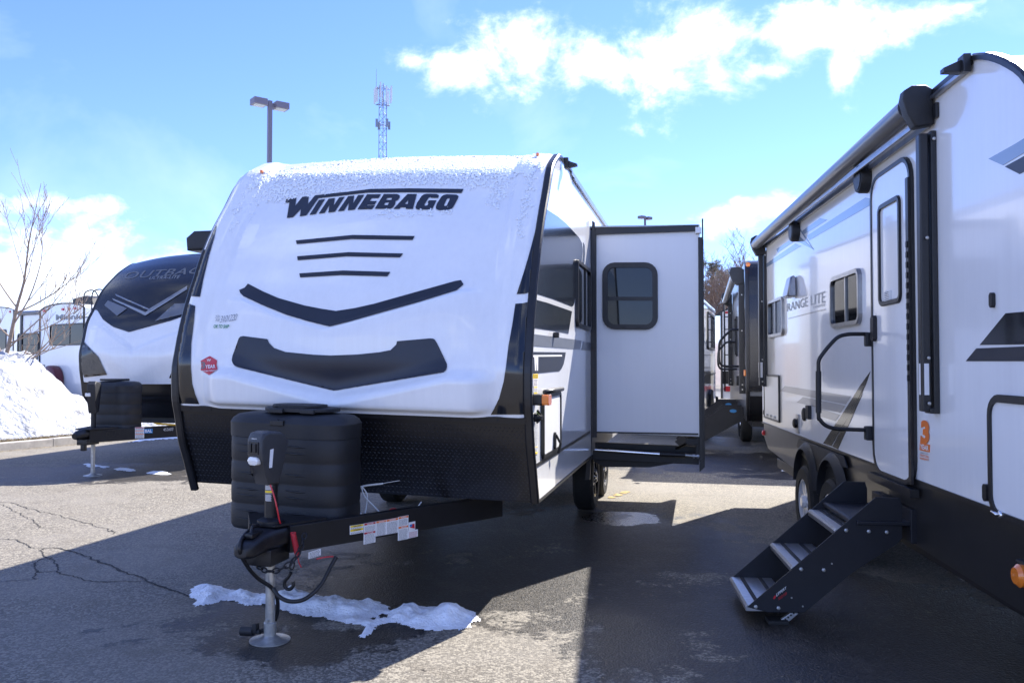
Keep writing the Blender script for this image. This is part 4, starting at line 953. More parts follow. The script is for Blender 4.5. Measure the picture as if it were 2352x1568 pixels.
text('model_lettering', 'RANGE', [ZD(370,812), ZD(538,756), ZD(538,832), ZD(370,878)], wp, 'greyink', RT, .0, 0, 1.02); text('model_lettering', 'LITE', [ZD(565,747), ZD(682,708), ZD(682,800), ZD(565,824)], wp, 'greyink', RT, .0, 0, 1.02)
text('model_lettering', 'BY HIGHLAND RIDGE', [ZD(585,834), ZD(682,806), ZD(682,828), ZD(585,852)], wp, 'greyink', RT, .01, .1)
rd('side_graphic', [(378,930),(682,852),(690,862),(380,940)], 'taupe', ZD)
text('warranty_mark', '3', [(2117,964),(2136,966),(2136,1020),(2115,1020)], wp, 'orange', RT, .06)
yb = wl.decal('warranty_badge', [(2115,1016),(2136.5,1021),(2136,1038),(2114,1033)], 'orange', .005)
text('warranty_mark', 'YEAR', [(2116,1018.5),(2135.5,1023.5),(2135.5,1035),(2115.5,1030.5)], wallproj(wl, .0065), 'whiteprint', yb, .03)
text('warranty_mark', 'STRUCTURAL', [(2114,1042),(2135,1046),(2135,1051),(2114,1047)], wp, 'orange', RT, .02)
text('warranty_mark', 'WARRANTY', [(2114,1049),(2135,1053),(2135,1058),(2114,1054)], wp, 'orange', RT, .02)
text('warranty_mark', 'LIMITED', [(2115,1037),(2134,1041),(2134,1044),(2115,1040)], wp, 'taupe', RT, .01)
def blob(name, cx, cy, rx, ry, m, off=.004, par=None):
    s_, t_ = wl.st(*ZE(cx, cy)); s2, t2 = wl.st(*ZE(cx+rx, cy)); s3, t3 = wl.st(*ZE(cx, cy+ry)); a, b_ = abs(s2-s_), abs(t3-t_)
    return wl.decal(name, [(s_+a*math.cos(k*.3927), t_+b_*math.sin(k*.3927)) for k in range(16)], m, off, par, False)
for (cy, ry, m1, m2) in ((180,56,'green','ink'),(278,34,'blue','yellow'),(322,26,'orange','ink'),(513,42,'greyvinyl','ink'),(670,56,'greyvinyl','ink')):
    b_ = blob('round_sticker', 1090, cy, 15, ry, m1); blob('sticker_print', 1091, cy, 8, ry*.45, m2, .0055, b_); blob('sticker_print', 1091, cy-ry*.1, 5, ry*.2, 'whiteprint', .0065, b_)
rd('square_sticker', [(1073,372),(1103,368),(1103,458),(1073,455)], 'greyvinyl', ZE); rd('square_sticker', [(1074,580),(1102,582),(1102,596),(1074,594)], 'greyvinyl', ZE)
# windows, hatch, vent, speakers, lights
wl.window([(1911,636),(1980,616),(1981,742),(1914,757)], .034, .075, (('v', .46, .022),), fm='rail', glass='darkglass')
wl.window([(1767,691),(1802,681),(1802,770),(1769,776)], .032, .07, (('v', .5, .022),), fm='rail', glass='darkglass')
q = [ZE(190,350), ZE(300,350), ZE(298,782), ZE(190,745)]; r = wl.rect(q)
r = (wl.st(1792,900)[0], wl.st(1757.5,900)[0], wl.st(1775,965)[1]-.0, wl.st(1775,860)[1])
h_ = wl.ring('storage_hatch', r, .022, .03, 0, .018, 'trim', bevel=.004); wl.panel('hatch_panel', (r[0]+.02, r[1]-.02, r[2]+.02, r[3]-.02), .02, .001, .012, 'slidewhite', h_)
for u in (.25, .5, .75): q = r[0]+(r[1]-r[0])*u; box('hatch_latch', -.028, -.012, q-.02, q+.02, r[2]+.035, r[2]+.06, 'galv', h_, .003)
h2 = (wl.st(2500, 900)[0], wl.st(2277,1000)[0], wl.st(2277,1146)[1]-.06, wl.st(2290,905)[1]); 
h2 = (h2[1]-1.15, h2[1], wl.st(2290,1196)[1]+.02, wl.st(2290,905)[1])
hh = wl.ring('baggage_door', h2, .035, .10, 0, .022, 'trim', bevel=.006); wl.panel('door_panel', (h2[0]+.03, h2[1]-.03, h2[2]+.03, h2[3]-.03), .07, .001, .012, 'slidewhite', hh)
lk = wl.st(*ZG(628, 1180)); bm = bmesh.new(); add_lathe(bm, [(.018, 0), (.018, -.025), (.012, -.03)], (0, lk[0], lk[1]), 14, 'x'); add_tube(bm, [wl.fn(lk[0], lk[1], .035), wl.fn(lk[0]+.05, lk[1]+.005, .035)], .008, 8); from_bm('lock', bm, 'chrome', hh, True)
bp2 = wl.st(*ZG(562, 1080)); wl.panel('bumper_stop', (bp2[0]-.02, bp2[0]+.02, bp2[1]-.04, bp2[1]+.04), .015, 0, .03, 'steel', hh)
for (px, py) in ((1983,411),(1823,531)):
    s_, t_ = wl.st(px+10, py); lathe('speaker', [(.098, 0), (.098, -.05), (.090, -.068), (.070, -.070), (.066, -.064), (.02, -.064), (.018, -.068)], 'plastic', RT, (0, s_, t_), 32, 'x')
    l_ = lathe('speaker_rim', [(.075, -.071), (.075, -.074), (.068, -.074)], 'steel', RT.children[-1] if False else bpy.data.objects[[o.name for o in col.objects if o.name.startswith('speaker')][-1]], (0, s_, t_), 32, 'x')
vq = [wl.st(*ZA(*p)) for p in [(985,980),(1085,950),(1100,1075),(975,1110)]]
vs_, vt = (vq[0][0]+vq[1][0])/2, (vq[0][1]+vq[3][1])/2
bm = bmesh.new(); r = bmesh.ops.create_cube(bm, size=1)
for v in r['verts']:
    top = v.co.z > 0; out = v.co.x < 0; v.co = Vector((-.005 if not out else (-.055 if top else -.10), vs_-.03+v.co.y*(.20 if not top else .16)*1.15, vt+v.co.z*.20))
bmesh.ops.bevel(bm, geom=bm.edges[:], offset=.014, segments=3, affect='EDGES'); from_bm('vent_cover', bm, 'rail', RT, True, 50)
for Zf, x, y, w_, h_ in ((ZE,193,43,.02,.05),(ZE,183,662,.02,.05),(ZG,578,213,.03,.07)):
    s_, t_ = wl.st(*Zf(x, y)); wl.panel('marker', (s_-w_/2, s_+w_/2, t_-h_/2, t_+h_/2), .012, 0, .018, 'steel', bevel=.004)
s_, t_ = wl.st(*ZE(457, 755)); wl.panel('cable_inlet', (s_-.07, s_+.05, t_-.085, t_+.085), .01, 0, .012, 'rail'); lathe('inlet_cap', [(.045, 0), (.045, -.02), (.03, -.03)], 'steel', RT, (-.012, s_+.02, t_), 18, 'x')
s_, t_ = wl.st(*ZE(512, 680)); lathe('round_port', [(.06, 0), (.06, -.012), (.05, -.018)], 'plastic', RT, (0, s_, t_), 24, 'x')
s_, t_ = wl.st(*ZE(557, 663)); wl.panel('outlet_cover', (s_-.05, s_+.05, t_-.06, t_+.06), .008, 0, .03, 'plastic', bevel=.006)
s_, t_ = wl.st(*ZE(172, 832)); lathe('rear_marker', [(.03, 0), (.03, -.02), (.015, -.03)], 'red', RT, (.012, s_, t_), 16, 'x')
# entry door
dr = (wl.st(2103,700)[0], wl.st(2008,700)[0], wl.st(2011,1083)[1], wl.st(2011,432)[1]+.0)
dtop = wl.st(2040, 387)[1]; dr = (dr[0], dr[1], dr[2], dtop)
DO = wl.ring('entry_door', dr, .030, .16, 0, .024, 'trim', bevel=.005)
pr = (dr[0]+.045, dr[1]-.026, dr[2]+.030, dr[3]-.026); wl.panel('door_panel', pr, .12, .002, .018, 'white', DO, .004)
wl.panel('hinge_strip', (dr[0]+.008, dr[0]+.05, dr[2]+.02, dr[3]-.15), .004, .019, .034, 'trim', DO)
for k in range(14): wl.panel('hinge_knuckle', (dr[0]+.018, dr[0]+.040, dr[2]+.62+k*.06, dr[2]+.655+k*.06), .002, .034, .040, 'steel', DO)
wr_ = (wl.st(2078,560)[0], wl.st(2026,560)[0], wl.st(2052,700)[1], wl.st(2052,458)[1])
wl.window(None, .030, .06, (), DO, nested=True, glass='doorglass', r=wr_, th=.032)
label(wl, [(2044,669),(2056,666),(2056,688),(2044,692)], 'paper', DO, (), 5, off=.0345)
s_, t_ = wl.st(2018, 754); wl.panel('door_handle', (s_-.03, s_+.03, t_-.085, t_+.085), .02, .018, .045, 'steel', DO, .008)
wl.panel('door_sill', (dr[0]-.02, dr[1]+.02, dr[2]-.05, dr[2]), .004, 0, .05, 'trim', DO)
# grab handle
GY = wl.st(2003, 775)[0]-.02
hp = [FR.hit(px, py, 'y', GY) for px, py in [(1993,767),(1965,767),(1945,768),(1925,774),(1908,790),(1890,812),(1881,828),(1880,850),(1880,950),(1884,964),(1897,977),(1920,984),(1960,986),(1995,987)]]
GHh = tube('grab_handle', [tuple(p) for p in hp], .0135, 'steel', RT, 12, 4)
tube('grip', [tuple(FR.hit(1880, y, 'y', GY)) for y in (852, 948)], .019, 'plastic', GHh, 12)
for y in (775, 990):
    c = FR.hit(2002, y, 'y', GY); box('bracket', c.x-.045, -.002, GY-.03, GY+.03, c.z-.06, c.z+.035, 'plastic', GHh, .012)
# fenders and wheels
wya = FR.hit(1862, 1150, 'x', .02).y; WRr = .325
wheel(RT, .055, wya, WRr, -1, .21, 'rimalu', 9); wheel(RT, .055, wya-.86, WRr, -1, .21, 'rimalu', 9); wheel(RT, WR-.12, wya, WRr, 1); wheel(RT, WR-.12, wya-.86, WRr, 1)
yc1, yc2 = wya, wya-.86
def arch(yc, r0, z0, n=18): return [(yc+r0*math.cos(math.pi*k/n), z0+r0*.95*math.sin(math.pi*k/n)) for k in range(n+1)]
bm = bmesh.new()
for yc in (yc1, yc2):
    o_ = [(yc+.43, .46)]+arch(yc, .43, .46)+[(yc-.43, .46)]
    outer = arch(yc, .40, .475, 22); inner = arch(yc, .335, .47, 22)
    V = []
    for a, b_ in zip(outer, inner): V.append((bm.verts.new((-.004, *a)), bm.verts.new((-.050, a[0]*.35+b_[0]*.65, a[1]*.35+b_[1]*.65)), bm.verts.new((-.058, *b_)), bm.verts.new((.05, *b_))))
    for p, q in zip(V, V[1:]):
        for k in range(3): bm.faces.new((p[k], p[k+1], q[k+1], q[k]))
add_prism(bm, [(yc1+.30, hB-.02), (yc1+.40, hB-.10), (yc1+.2, hB-.16), (yc1-.43, .62), (yc2+.2, hB-.16), (yc2-.40, hB-.10), (yc2-.30, hB-.02)], wl.fn, 0, .012, .003)
from_bm('fender_skirt', bm, 'plastic', RT, True, 50)
for yc in (yc1, yc2): prism('wheel_opening', arch(yc, .34, .47)+[(yc-.34, .43), (yc+.34, .43)], YZX, .004, .014, 'rubber', RT)
bm = bmesh.new(); add_box(bm, .1, WR-.1, -.9, RLEN-.3, .40, .50, .005)
for x in (.45, WR-.45): add_box(bm, x-.03, x+.03, -1.0, RLEN, .36, .52, .003)
from_bm('chassis', bm, 'steel', RT)
o1 = FR.hit(2356, 1322, 'x', .0); lathe('front_marker', [(.05, .02), (.05, -.03), (.035, -.045)], 'amber', RT, (0, o1.y, o1.z), 20, 'x'); box('lamp_plinth', -.012, .02, o1.y-.07, o1.y+.07, o1.z-.06, o1.z+.06, 'steel', RT, .01)
o1 = FR.hit(2240, 1320, 'x', .25); bm = bmesh.new(); add_tube(bm, [(.20, o1.y, o1.z), (.32, o1.y, o1.z)], .02, 12); add_tube(bm, [(.18, o1.y, o1.z), (.21, o1.y, o1.z)], .034, 6); from_bm('pipe_end', bm, 'galv', RT, True, 40)
# folding steps
ST = empty('entry_steps', (0, 0, 0)); ST.parent = RT
ynear = FR.hit(2064, 1143, 'z', 0).y*0+wl.st(2088, 900)[0]-.03; yfar = ynear+.66
def stp(px, py, y): p = FR.hit(px, py, 'y', y); return (p.x, p.z)
npt = [stp(x, y, ynear) for x, y in [(1716,1393),(2011,1141),(2066,1143),(2072,1160),(2072,1235),(2060,1248),(1960,1312),(1848,1405),(1765,1405)]]
tip = npt[0]
for nm, yy in (('side_plate', ynear), ('side_plate', yfar)):
    sp = prism(nm, npt, XZY, yy-.004, yy+.004, 'stepsteel', ST, .002)
    if yy == ynear:
        NP = sp
        for px, py in ((1739,1392),(1810,1395),(1882,1273),(1953.5,1276),(2024,1151.5),(2096,1154),(2153,1156)):
            px, py = {0: (px, py)}[0]
ZS = zo(2.4125, 2250, 1400)
for x, y in ((340,1248),(513,1258),(685,962),(858,968),(1028,666),(1201,674),(1338,680)):
    p = stp(*ZS(x, y), ynear); lathe('bolt', [(.012, 0), (.012, -.007), (.006, -.011)], 'galv', NP, (p[0], ynear-.004, p[1]), 6, 'y')
for x, y in ((698,1245),(920,920),(613,1180)):
    p = stp(*ZS(x, y), ynear); lathe('screw', [(.005, 0), (.005, -.003)], 'galv', NP, (p[0], ynear-.004, p[1]), 8, 'y')
class NPl:
    par = NP
    def st(s, px, py): return stp(px, py, ynear)
    def fn(s, a, b_, d): return (a, ynear-.004-d, b_)
npl = NPl()
text('maker_lettering', 'LIPPERT', [ZS(492,1150), ZS(572,1092), ZS(577,1108), ZS(497,1170)], lambda x, y: npl.fn(*npl.st(x, y), .002), 'whiteprint', NP, .01, .25)
text('maker_lettering', 'SOLID STEP', [ZS(510,1178), ZS(574,1135), ZS(578,1153), ZS(514,1198)], lambda x, y: npl.fn(*npl.st(x, y), .002), 'red', NP, .01, .1)
q = [npl.fn(*npl.st(*ZS(*p)), .002) for p in [(472,1185),(480,1165),(495,1160),(490,1182),(478,1192)]]; mk('maker_emblem', q, [tuple(range(5))], 'red', NP)
t0, t1, t2 = [stp(*ZS(*p), ynear) for p in ((283,1240),(632,948),(960,660))]
for (tx, tz) in (t0, t1, t2):
    tr = prism('tread', [(tx-.012, tz-.035), (tx-.016, tz-.008), (tx-.004, tz+.004), (tx+.26, tz+.004), (tx+.26, tz-.03)], XZY, ynear+.005, yfar-.005, 'alu', ST, .002)
    for u in (.05, .17): box('grip_strip', tx+u, tx+u+.025, ynear+.006, yfar-.006, tz+.002, tz+.007, 'tread', tr, 0)
bm = bmesh.new(); add_box(bm, -.32, .1, ynear-.02, yfar+.02, .60, .625, .006); add_tube(bm, [(-.33, ynear+.01, .61), (-.33, yfar-.01, .61)], .018, 12); add_box(bm, -.02, .30, ynear-.03, yfar+.03, .50, .70, .006)
from_bm('platform', bm, 'stepsteel', ST)
fa = [stp(*ZS(*p), ynear+.04) for p in ((466,1385),(488,1398),(530,1405),(660,1296),(600,1292))]
bm = bmesh.new(); add_prism(bm, fa, XZY, ynear+.02, ynear+.05, .002); L1 = from_bm('adjustable_leg', bm, 'alu', ST)
for k in range(5): p = stp(*ZS(546+k*21, 1363-k*16), ynear+.02); lathe('hole', [(.006, 0), (.006, -.001)], 'steel', L1, (p[0], ynear+.0195, p[1]), 10, 'y')
pf2 = stp(*ZS(490, 1415), ynear+.04); box('foot_pad', pf2[0]-.05, pf2[0]+.07, ynear-.02, ynear+.10, .0, .022, 'rubber', ST, .005)
fa2 = [(x, z) for x, z in fa]; prism('adjustable_leg', fa2, XZY, yfar-.05, yfar-.02, 'alu', ST, .002); box('foot_pad', pf2[0]-.05, pf2[0]+.07, yfar-.1, yfar+.02, .0, .022, 'rubber', ST, .005)

# ------------------------------------------------------------------ dark nosed trailer at the left
jz = H*F/(1092-835.); jo = G.hit(213, 1092, 'z', 0); FO = None
e_ = Vector((math.cos(TH), -math.sin(TH))); a_ = Vector((math.sin(TH), math.cos(TH)))
cO = Vector((jo.x, jo.y))+a_*1.15; WO = 2.42; oO = cO+e_*(WO/2)
FO = Frame((oO.x, oO.y), -TH); FO_Y = 0
OT = empty('travel_trailer', FO.loc, FO.yaw, 'travel trailer with black upper nose and white lower nose, left of the big white one', 'travel trailer')
lwp = Plane(FO, 'x', -WO, -1, OT)
ppo = [(191,905),(188,880),(184,846),(183,817),(189.6,782),(198,743),(214,710),(233,671.6),(259,641),(280,622)]
po = [lwp.st(*p) for p in ppo]; po = [(po[0][0]+.25, .72), (po[0][0]+.10, .95)]+po
zt = 3.28; yl = po[-1][0]; po += [(yl+.35, zt-.02), (yl+.7, zt), (yl+1.2, zt)]
PO = resample(po, 110)
prism('body', [tuple(p) for p in inset(PO, .012)]+[(8.5, zt), (8.5, .72)], YZX, -WO+.004, 0, 'white', OT)
sweep('corner_trim', [tuple(p) for p in PO], -.05, .012, .012, .016, 'trim', OT); sweep('corner_trim', [tuple(p) for p in PO], -WO-.012, -WO+.05, .012, .016, 'trim', OT)
zbo = FO.hit(335, 876, 'y', 0).z; i0 = int(np.argmin(abs(PO[:60, 1]-zbo))); CO = resample(PO[i0:], 90); TO = np.gradient(CO, axis=0); NO = -np.c_[TO[:, 1], -TO[:, 0]]; NO /= np.linalg.norm(NO, axis=1)[:, None]
uo = np.linspace(-WO+.04, -.04, 110); v = []; f = []
vO = [FO.hit(*p, 'y', -.05) for p in [(225, 745), (313, 805), (470, 735)]]
for i in range(len(CO)):
    for u in uo:
        a = abs(u+WO/2)/(WO/2); zz = CO[i, 1]; d = .13*(1-a*a); zq_ = np.interp(u, [p.x for p in vO], [p.z for p in vO])
        d += .035*float(ss(0, .05, zq_-zz))*float(1-ss(.7, .95, a))*float(1-ss(.3, .6, zq_-zz)); v.append((u, CO[i, 0]+NO[i, 0]*d, CO[i, 1]+NO[i, 1]*d))
for i in range(len(CO)-1):
    for k in range(109): a = i*110+k; f.append((a, a+1, a+111, a+110))
mk('front_cap', v, f, 'capwhite', OT, smooth=True); bvo = BVHTree.FromPolygons([Vector(p) for p in v], f)
def oproj(off):
    def g(px, py):
        for k in range(40):
            o, d = FO.ray(px+(k if px < 300 else -k), py); h = bvo.ray_cast(o, d)
            if h[0] is not None: break
        if h[0] is None: return None
        n = h[1] if h[1].dot(d) < 0 else -h[1]; return h[0]+n*off
    return g
o3, o5 = oproj(.012), oproj(.018)
Z8 = zo(2.24, 0, 550)
def od(name, pts, m, off=o3, step=6): return conform(name, pts, off, M[m], OT, (), step)
# dark upper part: built on the cap surface itself so it carries on round the hidden side
v2 = []; f2 = []
edge = [FO.hit(*Z8(*p), 'y', .15) for p in [(660,968),(750,1045),(850,1100),(975,1138),(1100,1105),(1255,1062)]]
ex = [-WO]+[p.x for p in edge]+[0]; ez = [edge[0].z+.02]+[p.z for p in edge]+[edge[0].z+.05]
so_ = np.r_[0, np.cumsum(np.hypot(*np.diff(CO, axis=0).T))]; kz = int(np.argmax(CO[:, 1]))
for k in range(110):
    zl = float(np.interp(uo[k], ex, ez)); s0 = float(np.interp(zl, CO[:kz, 1], so_[:kz]))
    for q in np.linspace(s0, so_[-1], 60):
        a = abs(uo[k]+WO/2)/(WO/2); zz = float(np.interp(q, so_, CO[:, 1])); d = .13*(1-a*a)+.008
        ny, nz_ = float(np.interp(q, so_, NO[:, 0])), float(np.interp(q, so_, NO[:, 1])); v2.append((uo[k], float(np.interp(q, so_, CO[:, 0]))+ny*d, zz+nz_*d))
for k in range(109):
    for i in range(59): a = k*60+i; f2.append((a, a+60, a+61, a+1))
mk('dark_cap_panel', v2, f2, 'darkcap', OT, smooth=True)
od('stripe', [Z8(*p) for p in [(800,885),(1035,985),(1330,800),(1330,822),(1035,1008),(812,900)]], 'silver', o5)
od('stripe', [Z8(*p) for p in [(822,855),(1062,962),(1330,800),(1330,810),(1064,975),(830,870)]], 'rail', oproj(.022), 5)
od('stripe', [Z8(*p) for p in [(745,935),(770,900),(905,958),(835,1010)]], 'greyvinyl', o5); od('stripe', [Z8(*p) for p in [(1100,1047),(1240,925),(1330,920),(1330,990)]], 'greyvinyl', o5)
text('model_lettering', 'OUTBACK', [Z8(888,700), Z8(1540,655), Z8(1525,700), Z8(880,752)], oproj(.012), 'dimprint', OT, .01, .35, 1.05)
text('model_lettering', 'ULTRA-LITE', [Z8(1064,732), Z8(1282,722), Z8(1276,745), Z8(1060,752)], oproj(.012), 'greyink', OT, .0, .3, 1.05)
od('side_panel', [Z8(*p) for p in [(590,1185),(640,1235),(700,1295),(760,1422),(600,1440),(585,1400),(577,1300)]], 'gloss', o3, 6)
od('side_panel', [Z8(*p) for p in [(1220,1400),(1200,1445),(1260,1449),(1260,1380)]], 'gloss', o3, 5)
lo2 = [tuple(p) for p in PO if p[1] <= zbo+.02]
def sheet2(name, P, x0, x1, m, th, par):
    P = np.array(P); T_ = np.gradient(P, axis=0); Nq = -np.c_[T_[:, 1], -T_[:, 0]]; Nq /= np.linalg.norm(Nq, axis=1)[:, None]; v = []; f = []
    for p, q in zip(P, Nq): v += [(x0, *(p+q*th)), (x1, *(p+q*th)), (x1, *(p-q*.01)), (x0, *(p-q*.01))]
    for i in range(len(P)-1):
        for k in range(4): f.append((i*4+k, i*4+(k+1) % 4, i*4+4+(k+1) % 4, i*4+4+k))
    f += [(3, 2, 1, 0), (len(v)-4, len(v)-3, len(v)-2, len(v)-1)]; return mk(name, v, f, m, par)
sheet2('lower_panel', lo2, -WO+.04, -.04, 'plate', .016, OT)
JXo, JYo = FO.hit(213, 1092, 'z', 0).x, FO.hit(213, 1092, 'z', 0).y
j2 = lathe('tongue_jack', [(.028, .03), (.028, .55)], 'galv', OT, (JXo, JYo, 0), 20); lathe('jack_foot', [(.12, 0), (.12, .006), (.05, .02), (.03, .04)], 'galv', j2, (JXo, JYo, 0), 28)
lathe('outer_tube', [(.034, .6), (.034, 1.02)], 'steel', j2, (JXo, JYo, 0), 20)
zj = FO.hit(205, 875, 'y', JYo).z; zk = FO.hit(205, 935, 'y', JYo).z
bm = bmesh.new(); add_prism(bm, [(-.11, zj-.14), (-.11, zj-.04), (-.06, zj), (.10, zj-.02), (.14, zj-.06), (.06, zk-.06), (-.04, zk-.08), (-.08, zk+.06)], YZX, JXo-.055, JXo+.055, .014, 3); bmesh.ops.transform(bm, matrix=Matrix.Translation((JXo, JYo, 0)) @ Matrix.Rotation(R(20), 4, 'Z') @ Matrix.Translation((-JXo, 0, 0)), verts=bm.verts)
hd = from_bm('jack_head', bm, 'plastic', OT, True, 45); box('work_light', JXo-.05, JXo+.03, JYo-.115, JYo-.06, zj-.21, zj-.16, 'lens', hd, .01)
tl = FO.hit(222, 900, 'y', JYo+.4); tr_ = FO.hit(308, 900, 'y', JYo+.4); cxo = (tl.x+tr_.x)/2; TX0, TX1 = cxo-.30, cxo+.30; TY = JYo+.46; ztl = FO.hit(250, 875, 'y', TY).z; zbl = .50
bm = bmesh.new(); rg = [lobes(zbl+(ztl-zbl)*t_, i_) for t_, i_ in prof_t]; loft(bm, rg); tc2 = from_bm('tank_cover', bm, 'plastic', OT, True, 28)
bm = bmesh.new(); add_prism(bm, rrect(cxo-.24, cxo+.14, TY-.15, TY+.13, .1), XYZ, ztl+.005, ztl+.035, .005); from_bm('lid', bm, 'plastic', tc2)
for s in (-1, 1):
    d = Vector((s*.92, 1.7, 0)).normalized(); n = Vector((-d.y, d.x, 0))*.03; p0 = Vector((JXo+s*.05, JYo-.15, 0)); p1 = Vector((JXo+s*1.0, .5, 0)); bm = bmesh.new()
    add_prism(bm, [(p.x, p.y) for p in (p0+n, p0-n, p1-n, p1+n)], XYZ, .47, .64, .004); tb = from_bm('tongue_beam', bm, 'steel', OT)
bm = bmesh.new(); add_prism(bm, [(JXo-.12, JYo-.2), (JXo+.12, JYo-.2), (JXo+.25, JYo+.2), (JXo-.25, JYo+.2)], XYZ, .645, .665, .004); add_tube(bm, [(JXo, JYo-.36, .57), (JXo, JYo-.30, .58), (JXo, JYo-.1, .6)], [.04, .065, .08], 12); add_box(bm, JXo-.08, JXo+.08, JYo-.22, JYo+.02, .44, .52, .006); add_box(bm, JXo-.04, JXo+.02, JYo-.2, JYo-.14, .36, .45, .01); from_bm('coupler', bm, 'steel', OT, True, 45)
fy = JYo-.15+.3
class BeamO:
    par = OT
    def __init__(s): s.d = Vector((.95, .65-JYo, 0)).normalized(); s.n = Vector((s.d.y, -s.d.x, 0)); s.o = Vector((JXo+.05, JYo-.15, 0))+s.n*.032
    def st(s, px, py): o, d = FO.ray(px, py); t_ = (s.o-o).dot(s.n)/d.dot(s.n); h = o+d*t_; return ((h-s.o).dot(s.d), h.z)
    def fn(s, a, b_, d): q = s.o+s.d*a+s.n*d; return (q.x, q.y, b_)
    decal = Plane.decal
bo_ = BeamO(); Z11 = zo(3.919, 200, 1150)
label(bo_, [Z11(890,788), Z11(1002,785), Z11(1002,922), Z11(890,926)], 'paper', None, ((.02,.09,'redink',None),(.3,.36,'orange',None),(.6,.66,'orange',None)), 12)
bl = bo_.decal('label', [Z11(1003,808), Z11(1108,805), Z11(1106,862), Z11(1003,864)], 'blue', .004); text('label_text', 'BAL', [Z11(1012,816), Z11(1100,812), Z11(1098,850), Z11(1012,854)], lambda x, y: bo_.fn(*bo_.st(x, y), .006), 'whiteprint', bl, .03)
text('chalk_mark', '452603', [Z11(1238,800), Z11(1362,792), Z11(1362,828), Z11(1240,836)], lambda x, y: bo_.fn(*bo_.st(x, y), .004), 'whiteprint', OT, -.008, .2)
text('chalk_mark', '603', [Z11(530,812), Z11(715,815), Z11(715,900), Z11(530,905)], lambda x, y: bo_.fn(*bo_.st(x, y), .004), 'skirt', OT, -.01, .2)
q = [bo_.fn(*bo_.st(*Z11(*p)), .03) for p in [(1095,730),(1150,730),(1400,750),(1400,770),(1150,755)]]; mk('strap', q, [(0,1,2,3,4)], 'tongue', OT)
# roof air conditioner and ladder hint on the left trailer
acp = [FO.hit(px, py, 'y', 1.9) for px, py in ((436, 548), (436, 574), (452, 532))]
bm = bmesh.new(); add_prism(bm, [(acp[0].x, acp[1].z-.02), (acp[0].x-.02, acp[0].z), (acp[2].x, acp[2].z), (acp[2].x+.6, acp[2].z), (acp[0].x+.75, acp[1].z-.02)], XZY, 1.8, 2.9, .05, 3); from_bm('air_conditioner', bm, 'plastic', OT, True, 45)
box('chassis', -WO+.1, -.1, .4, 8.3, .62, .75, 'steel', OT)
for dy in (0, .9): wheel(OT, -.16, 4.2+dy, .34, 1); wheel(OT, -WO+.16, 4.2+dy, .34, -1)

# ------------------------------------------------------------------ far left: two parked trailers seen from behind
ang = -math.atan2(.579, .815)
FMi = Frame((-13.7, 24.0), ang)
MT = empty('travel_trailer', FMi.loc, FMi.yaw, 'white trailer seen from behind with maroon spare wheel cover, far left behind the snow heap', 'travel trailer')
mp = Plane(FMi, 'y', 0, -1, MT); WMi = 2.5; hM = FMi.hit(96, 714, 'y', 0).z
top = [(0, hM), (.25, hM+.09), (.7, hM+.15), (1.25, hM+.17), (1.8, hM+.15), (2.25, hM+.09), (WMi, hM)]
prism('body', [(0, .6)]+top+[(WMi, .6)], XZY, 0, 7.5, 'white', MT)
bm = bmesh.new()
for (a, b_) in zip(top, top[1:]): add_tube(bm, [(a[0], -.01, a[1]), (b_[0], -.01, b_[1])], .022, 6)
add_tube(bm, [(.01, -.01, .6), (.01, -.01, hM)], .025, 6); add_tube(bm, [(WMi-.01, -.01, .6), (WMi-.01, -.01, hM)], .025, 6); from_bm('rear_trim', bm, 'trim', MT)
ZM = zo(4.4812, 0, 900)
mp.window([ZM(715,568), ZM(1420,530), ZM(1410,852), ZM(712,868)], .035, .10, (('v', .42, .02),))
for x, y in ((632,376),(897,352),(985,345),(1070,339)):
    p = mp.st(*ZM(x, y)); mp.panel('marker_light', (p[0]-.05, p[0]+.05, p[1]-.035, p[1]+.035), .015, 0, .03, 'red')
text('model_lettering', 'Minnie', [ZM(793,425), ZM(1180,412), ZM(1180,488), ZM(793,508)], wallproj(mp, .006), 'greyvinyl', MT, .035)
sc = mp.st(*ZM(810, 1360)); SW = lathe('spare_wheel_cover', [(.42, -.03), (.43, -.12), (.42, -.24), (.38, -.27), (.1, -.28)], 'darkred', MT, (sc[0], 0, sc[1]-.0), 48, 'y')
text('cover_lettering', 'SWAYZEE', [(sc[0]-.36, sc[1]+.09), (sc[0]+.34, sc[1]+.09), (sc[0]+.34, sc[1]-.08), (sc[0]-.36, sc[1]-.08)], lambda x, y: (x, -.285, y), 'whiteprint', SW, .03)
box('bumper', .1, WMi-.1, -.18, -.08, .5, .62, 'steel', MT)
p = mp.st(*ZM(618, 1172)); mp.panel('tail_label', (p[0]-.09, p[0]+.09, p[1]-.08, p[1]+.08), .005, 0, .006, 'greyvinyl')
# ladder
bm = bmesh.new(); lx = mp.st(*ZM(1240, 300))[0]; lx2 = mp.st(*ZM(1352, 300))[0]+.0
for x in (lx, lx+.42): add_tube(bm, cr([(x, -.10, .9), (x, -.10, hM-.2), (x, -.10, hM+.28), (x, -.02, hM+.44), (x, .2, hM+.46), (x, .35, hM+.18)], 5), .018, 8)
for z in np.arange(1.0, hM, .3): add_tube(bm, [(lx, -.1, z), (lx+.42, -.1, z)], .014, 6)
from_bm('ladder', bm, 'steel', MT, True)
acb = FMi.hit(90, 712, 'y', .8); bm = bmesh.new(); add_prism(bm, [(-.0, hM+.05), (.02, hM+.42), (.75, hM+.48), (1.05, hM+.40), (1.2, hM+.15)], XZY, .9, 1.9, .04); ac1 = from_bm('air_conditioner', bm, 'plastic', MT)
